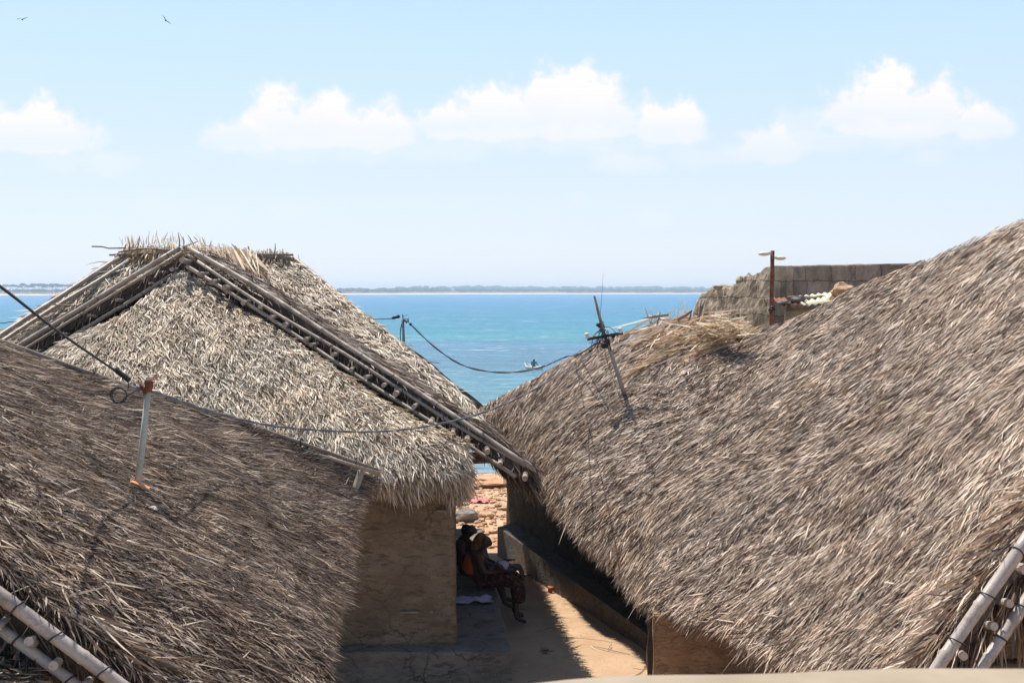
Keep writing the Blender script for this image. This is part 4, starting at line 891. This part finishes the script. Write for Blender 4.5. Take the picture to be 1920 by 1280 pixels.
cloth_obj('plastic_scrap', atz(853, 1014, .41), .1, .1, .06, mat('white plastic', (.7, .72, .76), .4), 'white plastic scrap on the plinth by the wall corner', 'plastic', 8)
c = gpt(1031, 1110); m = MB(); m.tube([c+Vector((0, 0, .004)), c+Vector((.01, -.005, .045)), c+Vector((.018, -.01, .085)), c+Vector((.018, -.01, .08)), c+Vector((.008, -.005, .012))], [.03, .043, .056, .052, .026], 18, False)
tag(m.build('plastic_cup', mat('orange plastic', (.42, .10, .045), .6), loc=c), 'small orange red plastic bowl on the sand near the right kerb', 'bowl')
c = gpt(1150, 1222); m = MB(); m.tube([gpt(1112, 1212)+Vector((0, 0, .01)), gpt(1135, 1219)+Vector((0, 0, .03)), c+Vector((0, 0, .02)), gpt(1182, 1228)+Vector((0, 0, .012))], [.004, .007, .006, .003], 5)
m.tube([gpt(1140, 1219)+Vector((0, 0, .02)), gpt(1146, 1212)+Vector((0, 0, .04))], .006, 5); tag(m.build('twig', M_bam, loc=c), 'dry bent twig on the sunlit sand near the right kerb', 'twig')
c = gpt(1020, 1224); b = Blades(); b.scatter(c+Vector((-.04, 0, .01)), c+Vector((.04, 0, .01)), 40, (.04, .1), .01, (.3, 0, .3), sd=.7, spread=.015, thick=.02); o = b.build('palm_debris', M_thD, None); tag(o, 'small dark tuft of palm debris on the shaded sand', 'debris')
b = Blades()
for k in range(160):
    x = rs_.uniform(-.1, 1.7); y = rs_.uniform(14.2, 22.5); a_ = rs_.uniform(0, 6.28); c = Vector((x, y, gz(x, y)+.008))
    b.scatter(c, c+Vector((.1, 0, 0)), 2, (.04, .22), .006, (math.cos(a_), math.sin(a_), .02), sd=.1, spread=.03, thick=.004)
tag(b.build('straw_litter', M_thR, None), 'thin scattered straw bits on the sandy floor of the passage', 'litter', kind='stuff')
# bits on the plaster of the near left gable
c = at(102, 1246, 6.72); m = MB()
for k in range(5): m.ball(c+Vector((rs_.uniform(-.05, .05), -.02, rs_.uniform(-.09, .07))), (rs_.uniform(.03, .05), .012, rs_.uniform(.03, .06)), 2, nz=.9, seed=k*3+1)
tag(m.build('netting_scrap', mat('green netting', (.03, .22, .15), .6), loc=c), 'torn green netting scrap in the near left gable', 'netting')

# ============================================================ BOAT AND FISHERMAN
BT = thing('canoe', tuple(atz(1001, 692, -2.0)), 'small whitish canoe on the turquoise sea with one person aboard', 'canoe')
bc = BT.location.copy(); Rb = Matrix.Rotation(R(-52), 3, 'Z')
hull = MB(); vs = []; ns = 18; L = 2.3
for i in range(ns+1):
    t = i/ns*2-1; w = .36*(1-abs(t)**2.6)+.012; sh_ = .24+.22*abs(t)**2.5*(1.35 if t < 0 else .6)
    for (a, b_) in ((1, sh_), (.9, .1), (.45, -.06), (0, -.09), (-.45, -.06), (-.9, .1), (-1, sh_), (-.9, sh_-.01), (-.78, .1), (-.3, .0), (.3, .0), (.78, .1), (.9, sh_-.01)):
        vs.append(bc+Rb @ Vector((t*L/2+(.12*t*max(0, b_)/.4 if abs(t) > .9 else 0), a*w, b_)))
fs = []; k = 13
for i in range(ns):
    for j in range(k): fs.append((i*k+j, i*k+(j+1) % k, (i+1)*k+(j+1) % k, (i+1)*k+j))
fs += [tuple(range(k)), tuple(ns*k+j for j in range(k))[::-1]]
hull.add(vs, fs, True); hull.build('hull', mat('chalky hull paint', rough=.6, fn=lambda g, b: g.l.new(g.ramp(g.noise(pos(g), 4, 4), [(.3, (.5, .47, .43)), (.6, (.74, .72, .68))]), b.inputs['Base Color'])), BT)
m = MB(); p = bc+Rb @ Vector((L*.46, 0, .3)); m.tube([p+Vector((0, 0, -.25)), p+Vector((.03, 0, .22))], .03, 6); m.build('stern_post', M_bamd, BT)
m = MB(); m.box(bc+Rb @ Vector((-.1, 0, .16)), (.2, .6, .03), Rb); m.build('thwart', M_bam, BT)

# ------------------------------------------------------------ people: skinned bodies, continuous surfaces
def skinned(name, V, E, m_, parent, sub=2, root=0):
    off = wloc(parent); me = bpy.data.meshes.new(name); me.from_pydata([tuple(Vector(v[0])-off) for v in V], E, [])
    o = link(bpy.data.objects.new(name, me)); o.parent = parent
    md = o.modifiers.new('skin', 'SKIN'); md.use_smooth_shade = True
    bmx = bmesh.new(); bmx.from_mesh(me); ly = bmx.verts.layers.skin.verify(); bmx.verts.ensure_lookup_table()
    for i, v in enumerate(V): r = v[1]; bmx.verts[i][ly].radius = (r, r) if not isinstance(r, tuple) else r; bmx.verts[i][ly].use_root = (i == root)
    bmx.to_mesh(me); bmx.free()
    if sub: ss = o.modifiers.new('sub', 'SUBSURF'); ss.levels = sub; ss.render_levels = sub
    dgx = bpy.context.evaluated_depsgraph_get(); me2 = bpy.data.meshes.new_from_object(o.evaluated_get(dgx)); o.modifiers.clear(); o.data = me2
    me2.materials.clear(); me2.materials.append(m_); return o
def figure(name_parent, J, m_skin, hands=True, s=1.0):
    """J: joint name -> point. one continuous body: torso, neck, head with nose and chin, arms with five fingers each, legs with feet"""
    V = []; E = []; idx = {}
    def add(k, p, r, par=None):
        idx[k] = len(V); V.append((Vector(p), r)); 
        if par is not None: E.append((idx[par], idx[k]))
    add('pelvis', J['pelvis'], .125*s); add('belly', (Vector(J['pelvis'])+Vector(J['chest']))/2, .115*s, 'pelvis'); add('chest', J['chest'], .13*s, 'belly')
    add('neckb', J['neck'], .058*s, 'chest'); hd = Vector(J['head']); nk = Vector(J['neck']); fc = Vector(J['face']).normalized(); up = (hd-nk).normalized()
    add('jaw', nk.lerp(hd, .6)+fc*.02*s, .062*s, 'neckb'); add('head', hd, .092*s, 'jaw'); add('crown', hd+up*.07*s-fc*.01*s, .075*s, 'head')
    add('nose', hd+fc*.105*s-up*.02*s, .014*s, 'head'); add('chin', nk.lerp(hd, .6)+fc*.07*s, .026*s, 'jaw')
    sdv = fc.cross(up).normalized()
    add('ear1', hd+sdv*.09*s-up*.01*s, .018*s, 'head'); add('ear2', hd-sdv*.09*s-up*.01*s, .018*s, 'head')
    for q in ('R', 'L'):
        add('sh'+q, J['sh'+q], .062*s, 'chest'); add('el'+q, J['el'+q], .042*s, 'sh'+q); add('wr'+q, J['wr'+q], .027*s, 'el'+q)
        if hands:
            w = Vector(J['wr'+q]); d = (w-Vector(J['el'+q])).normalized(); sd2 = d.cross(Vector((0, 0, 1))).normalized(); dn = sd2.cross(d)
            add('pa'+q, w+d*.05*s, .033*s, 'wr'+q)
            for f, (o, ln) in enumerate(((-.03, .06), (-.010, .072), (.010, .068), (.03, .052))):
                b0 = w+d*.085*s+sd2*o*s; add('f%s%d' % (q, f), b0, .011*s, 'pa'+q); add('g%s%d' % (q, f), b0+d*ln*.6*s-dn*.012*s, .0095*s, 'f%s%d' % (q, f)); add('h%s%d' % (q, f), b0+d*ln*.8*s-dn*.035*s, .008*s, 'g%s%d' % (q, f))
            add('t'+q, w+d*.045*s+sd2*.045*s, .012*s, 'pa'+q); add('u'+q, w+d*.085*s+sd2*.058*s-dn*.01*s, .0095*s, 't'+q)
        if 'hi'+q in J:
            add('hi'+q, J['hi'+q], .095*s, 'pelvis'); add('kn'+q, J['kn'+q], .06*s, 'hi'+q); add('an'+q, J['an'+q], .038*s, 'kn'+q)
            a = Vector(J['an'+q]); ft = Vector(J['ft'+q]); add('he'+q, a+Vector((0, 0, -.05*s)), .035*s, 'an'+q); add('fo'+q, a.lerp(ft, .6)+Vector((0, 0, -.045*s)), .034*s, 'he'+q); add('to'+q, ft+Vector((0, 0, -.03*s)), .024*s, 'fo'+q)
    return skinned('body', V, E, m_skin, name_parent)
M_skin = mat('dark skin', (.055, .03, .02), .5, .35)
M_hair = mat('black hair', (.008, .007, .007), .7, .2)
M_org = mat('orange cloth', (.42, .09, .025), .85, .1)
def pat_fn(g, b):
    v = g.node('ShaderNodeTexVoronoi'); v.inputs['Scale'].default_value = 22; g.l.new(pos(g), v.inputs['Vector'])
    g.l.new(g.ramp(v.outputs['Distance'], [(.2, (.14, .08, .045)), (.35, (.07, .022, .016)), (.55, (.03, .014, .012))]), b.inputs['Base Color'])
M_pat = mat('patterned wrap', rough=.85, fn=pat_fn)
def scarf_fn(g, b): g.l.new(g.ramp(g.noise(pos(g), 24, 4, .6), [(.35, (.05, .03, .02)), (.5, (.24, .12, .05)), (.65, (.10, .05, .03))]), b.inputs['Base Color'])
M_scf = mat('brown patterned headscarf', rough=.85, fn=scarf_fn)
PW = thing('person', (-.5, 17.2, .4), 'person in orange top and patterned headscarf, seated on the plinth bowing over a child', 'person')
J = dict(pelvis=(-.60, 17.3, .54), chest=(-.52, 17.2, .84), neck=(-.45, 17.15, .99), head=(-.37, 17.1, 1.10), face=(.8, -.3, -.5),
         shR=(-.50, 17.02, .93), elR=(-.38, 16.92, .69), wrR=(-.17, 16.98, .70), shL=(-.54, 17.37, .93), elL=(-.36, 17.42, .70), wrL=(-.14, 17.22, .69),
         hiR=(-.48, 17.2, .52), knR=(.05, 16.98, .55), anR=(.06, 16.9, .12), ftR=(.2, 16.84, .05), hiL=(-.52, 17.4, .52), knL=(.04, 17.26, .55), anL=(.03, 17.22, .12), ftL=(.17, 17.18, .05))
figure(PW, J, M_skin)
skinned('top', [((-.60, 17.3, .60), .155), ((-.56, 17.25, .72), .145), ((-.52, 17.2, .84), .155), ((-.50, 17.18, .92), .11)], [(0, 1), (1, 2), (2, 3)], M_org, PW)
skinned('wrap_skirt', [((-.60, 17.3, .54), .17), ((-.4, 17.15, .56), .14), ((-.15, 17.05, .575), .13), ((.06, 16.98, .565), .115), ((.10, 16.94, .42), .11), ((.10, 16.91, .24), .10), ((-.4, 17.38, .56), .14), ((-.15, 17.32, .575), .13), ((.05, 17.26, .565), .115), ((.08, 17.24, .42), .11), ((.07, 17.22, .24), .10), ((-.3, 17.22, .56), .14), ((-.08, 17.15, .565), .13), ((.06, 17.1, .53), .11)], [(0, 1), (1, 2), (2, 3), (3, 4), (4, 5), (0, 6), (6, 7), (7, 8), (8, 9), (9, 10), (0, 11), (11, 12), (12, 13)], M_pat, PW)
skinned('headscarf', [((-.375, 17.1, 1.165), .1), ((-.43, 17.13, 1.12), .115), ((-.49, 17.17, 1.03), .09), ((-.55, 17.22, .93), .08)], [(0, 1), (1, 2), (2, 3)], M_scf, PW)
PC2 = thing('person', (-.2, 17.05, .66), 'small child in a pale lilac top lying across the lap of the person in orange', 'person')
Jc = dict(pelvis=(-.03, 17.08, .73), chest=(-.17, 17.02, .77), neck=(-.25, 16.99, .75), head=(-.31, 16.96, .73), face=(-.2, -.6, .6),
          shR=(-.19, 16.92, .77), elR=(-.12, 16.86, .74), wrR=(-.04, 16.87, .74), shL=(-.19, 17.12, .79), elL=(-.12, 17.18, .80), wrL=(-.03, 17.15, .82),
          hiR=(0, 17.04, .72), knR=(.1, 17.0, .74), anR=(.15, 16.97, .62), ftR=(.19, 16.95, .60), hiL=(.0, 17.13, .72), knL=(.1, 17.14, .75), anL=(.16, 17.12, .64), ftL=(.2, 17.11, .62))
figure(PC2, Jc, M_skin, True, .55)
skinned('top', [((-.05, 17.07, .735), .085), ((-.13, 17.04, .765), .088), ((-.21, 17.01, .765), .07)], [(0, 1), (1, 2)], M_lil, PC2)
skinned('hair', [((-.335, 16.975, .74), .05), ((-.315, 16.97, .765), .048)], [(0, 1)], M_hair, PC2, 2)
PS = thing('person', (-.75, 17.95, .4), 'person with black hair and dark clothes seated close behind the person in orange', 'person')
J2 = dict(pelvis=(-.80, 17.95, .54), chest=(-.74, 17.85, .86), neck=(-.68, 17.78, 1.02), head=(-.60, 17.72, 1.14), face=(.8, -.4, -.35),
          shR=(-.76, 17.68, .95), elR=(-.70, 17.5, .78), wrR=(-.56, 17.36, .92), shL=(-.68, 18.0, .95), elL=(-.52, 17.85, .8), wrL=(-.46, 17.55, .95),
          hiR=(-.72, 17.85, .52), knR=(-.28, 17.75, .55), anR=(-.12, 17.72, .12), ftR=(.02, 17.68, .05), hiL=(-.72, 18.05, .52), knL=(-.28, 18.05, .56), anL=(-.12, 18.02, .12), ftL=(.02, 18.0, .05))
figure(PS, J2, M_skin)
M_dkc = mat('black cloth', (.02, .018, .02), .9, .1)
skinned('top', [((-.80, 17.95, .6), .15), ((-.77, 17.9, .74), .14), ((-.74, 17.85, .87), .15), ((-.72, 17.82, .95), .105)], [(0, 1), (1, 2), (2, 3)], M_dkc, PS)
skinned('skirt', [((-.82, 17.95, .54), .16), ((-.55, 17.93, .56), .16), ((-.3, 17.9, .56), .14), ((-.2, 17.88, .42), .13), ((-.16, 17.87, .24), .12)], [(0, 1), (1, 2), (2, 3), (3, 4)], M_dkc, PS)
skinned('hair', [((-.62, 17.73, 1.185), .085), ((-.67, 17.76, 1.13), .095), ((-.70, 17.78, 1.05), .06)], [(0, 1), (1, 2)], M_hair, PS)
PF = thing('person', tuple(bc+Vector((0, 0, .15))), 'dark-haired person in a teal shirt sitting in the canoe', 'person')
P0 = bc+Rb @ Vector((.0, 0, 0))
Jf = {k: tuple(P0+Vector(v)) for k, v in dict(pelvis=(0, 0, .22), chest=(.0, 0, .52), neck=(.0, 0, .68), head=(.01, -.01, .8), face=(.3, -.9, 0), shR=(-.17, -.02, .61), elR=(-.23, -.05, .40), wrR=(-.1, -.15, .3), shL=(.17, 0, .61), elL=(.28, -.02, .42), wrL=(.42, -.05, .28),
      hiR=(-.08, -.08, .2), knR=(-.14, -.42, .3), anR=(-.14, -.7, .14), ftR=(-.14, -.78, .13), hiL=(.1, -.08, .2), knL=(.16, -.4, .3), anL=(.16, -.7, .14), ftL=(.16, -.78, .13)).items()}
figure(PF, Jf, M_skin)
M_teal = mat('teal cloth', (.01, .23, .20), .8)
sk = lambda L: [(tuple(P0+Vector(p)), r) for p, r in L]
skinned('shirt', sk([((0, 0, .26), .14), ((0, 0, .4), .13), ((0, 0, .54), .145), ((0, 0, .62), .09), ((-.17, -.02, .61), .078), ((-.23, -.05, .42), .06), ((.17, 0, .61), .078), ((.27, -.02, .43), .06)]), [(0, 1), (1, 2), (2, 3), (2, 4), (4, 5), (2, 6), (6, 7)], M_teal, PF)
skinned('hair', sk([((.0, .015, .86), .085), ((.0, .03, .81), .08)]), [(0, 1)], M_hair, PF)

# ============================================================ BIRDS
for (px, py, lab, tl, hd_) in ((42, 37, 'tiny bird gliding with level wings in the far upper left corner of the sky', .15, .1), (311, 39, 'tiny banking bird right of the other, high in the left sky', -.75, .6)):
    c = at(px, py, 110); m = MB(); Rm = Matrix.Rotation(hd_, 3, 'Z') @ Matrix.Rotation(-tl, 3, 'Y')
    B = thing('bird', tuple(c), lab, 'bird')
    pr = [(-.2, .005), (-.15, .03), (-.05, .055), (.06, .06), (.13, .035), (.17, .035), (.21, .008)]
    m.tube([c+Rm @ Vector((0, t, 0)) for t, _ in pr], [r for _, r in pr], 8); m.build('body', M_hair, B)
    for sg in (-1, 1):
        m = MB(); vs = []
        for (x, y0, y1, z) in ((.03, -.05, .09, .01), (.2, -.04, .1, .09), (.36, -.05, .05, .11), (.5, -.09, -.06, .08)):
            for zz in (.006, -.006): vs += [c+Rm @ Vector((sg*x, y0, z+zz)), c+Rm @ Vector((sg*x, y1, z+zz))]
        fs = []
        for i in range(3):
            a = i*4; fs += [(a, a+4, a+5, a+1), (a+2, a+3, a+7, a+6), (a, a+2, a+6, a+4), (a+1, a+5, a+7, a+3)]
        fs += [(0, 1, 3, 2), (12, 14, 15, 13)]; m.add(vs, fs); m.build('wing', M_hair, B)

# ------------------------------------------------------------ sea air
hz = MB(); hz.box((0, 2200, 10.5), (9000, 5000, 29)); M_hz = bpy.data.materials.new('sea haze'); M_hz.use_nodes = True
g = NG(M_hz.node_tree); g.n.remove(g.n['Principled BSDF']); pv = g.node('ShaderNodeVolumePrincipled')
pv.inputs['Color'].default_value = (.66, .82, 1, 1); pv.inputs['Density'].default_value = 0.00028; pv.inputs['Anisotropy'].default_value = .2
g.l.new(pv.outputs[0], g.n['Material Output'].inputs['Volume']); tag(hz.build('haze', M_hz), kind='stuff')
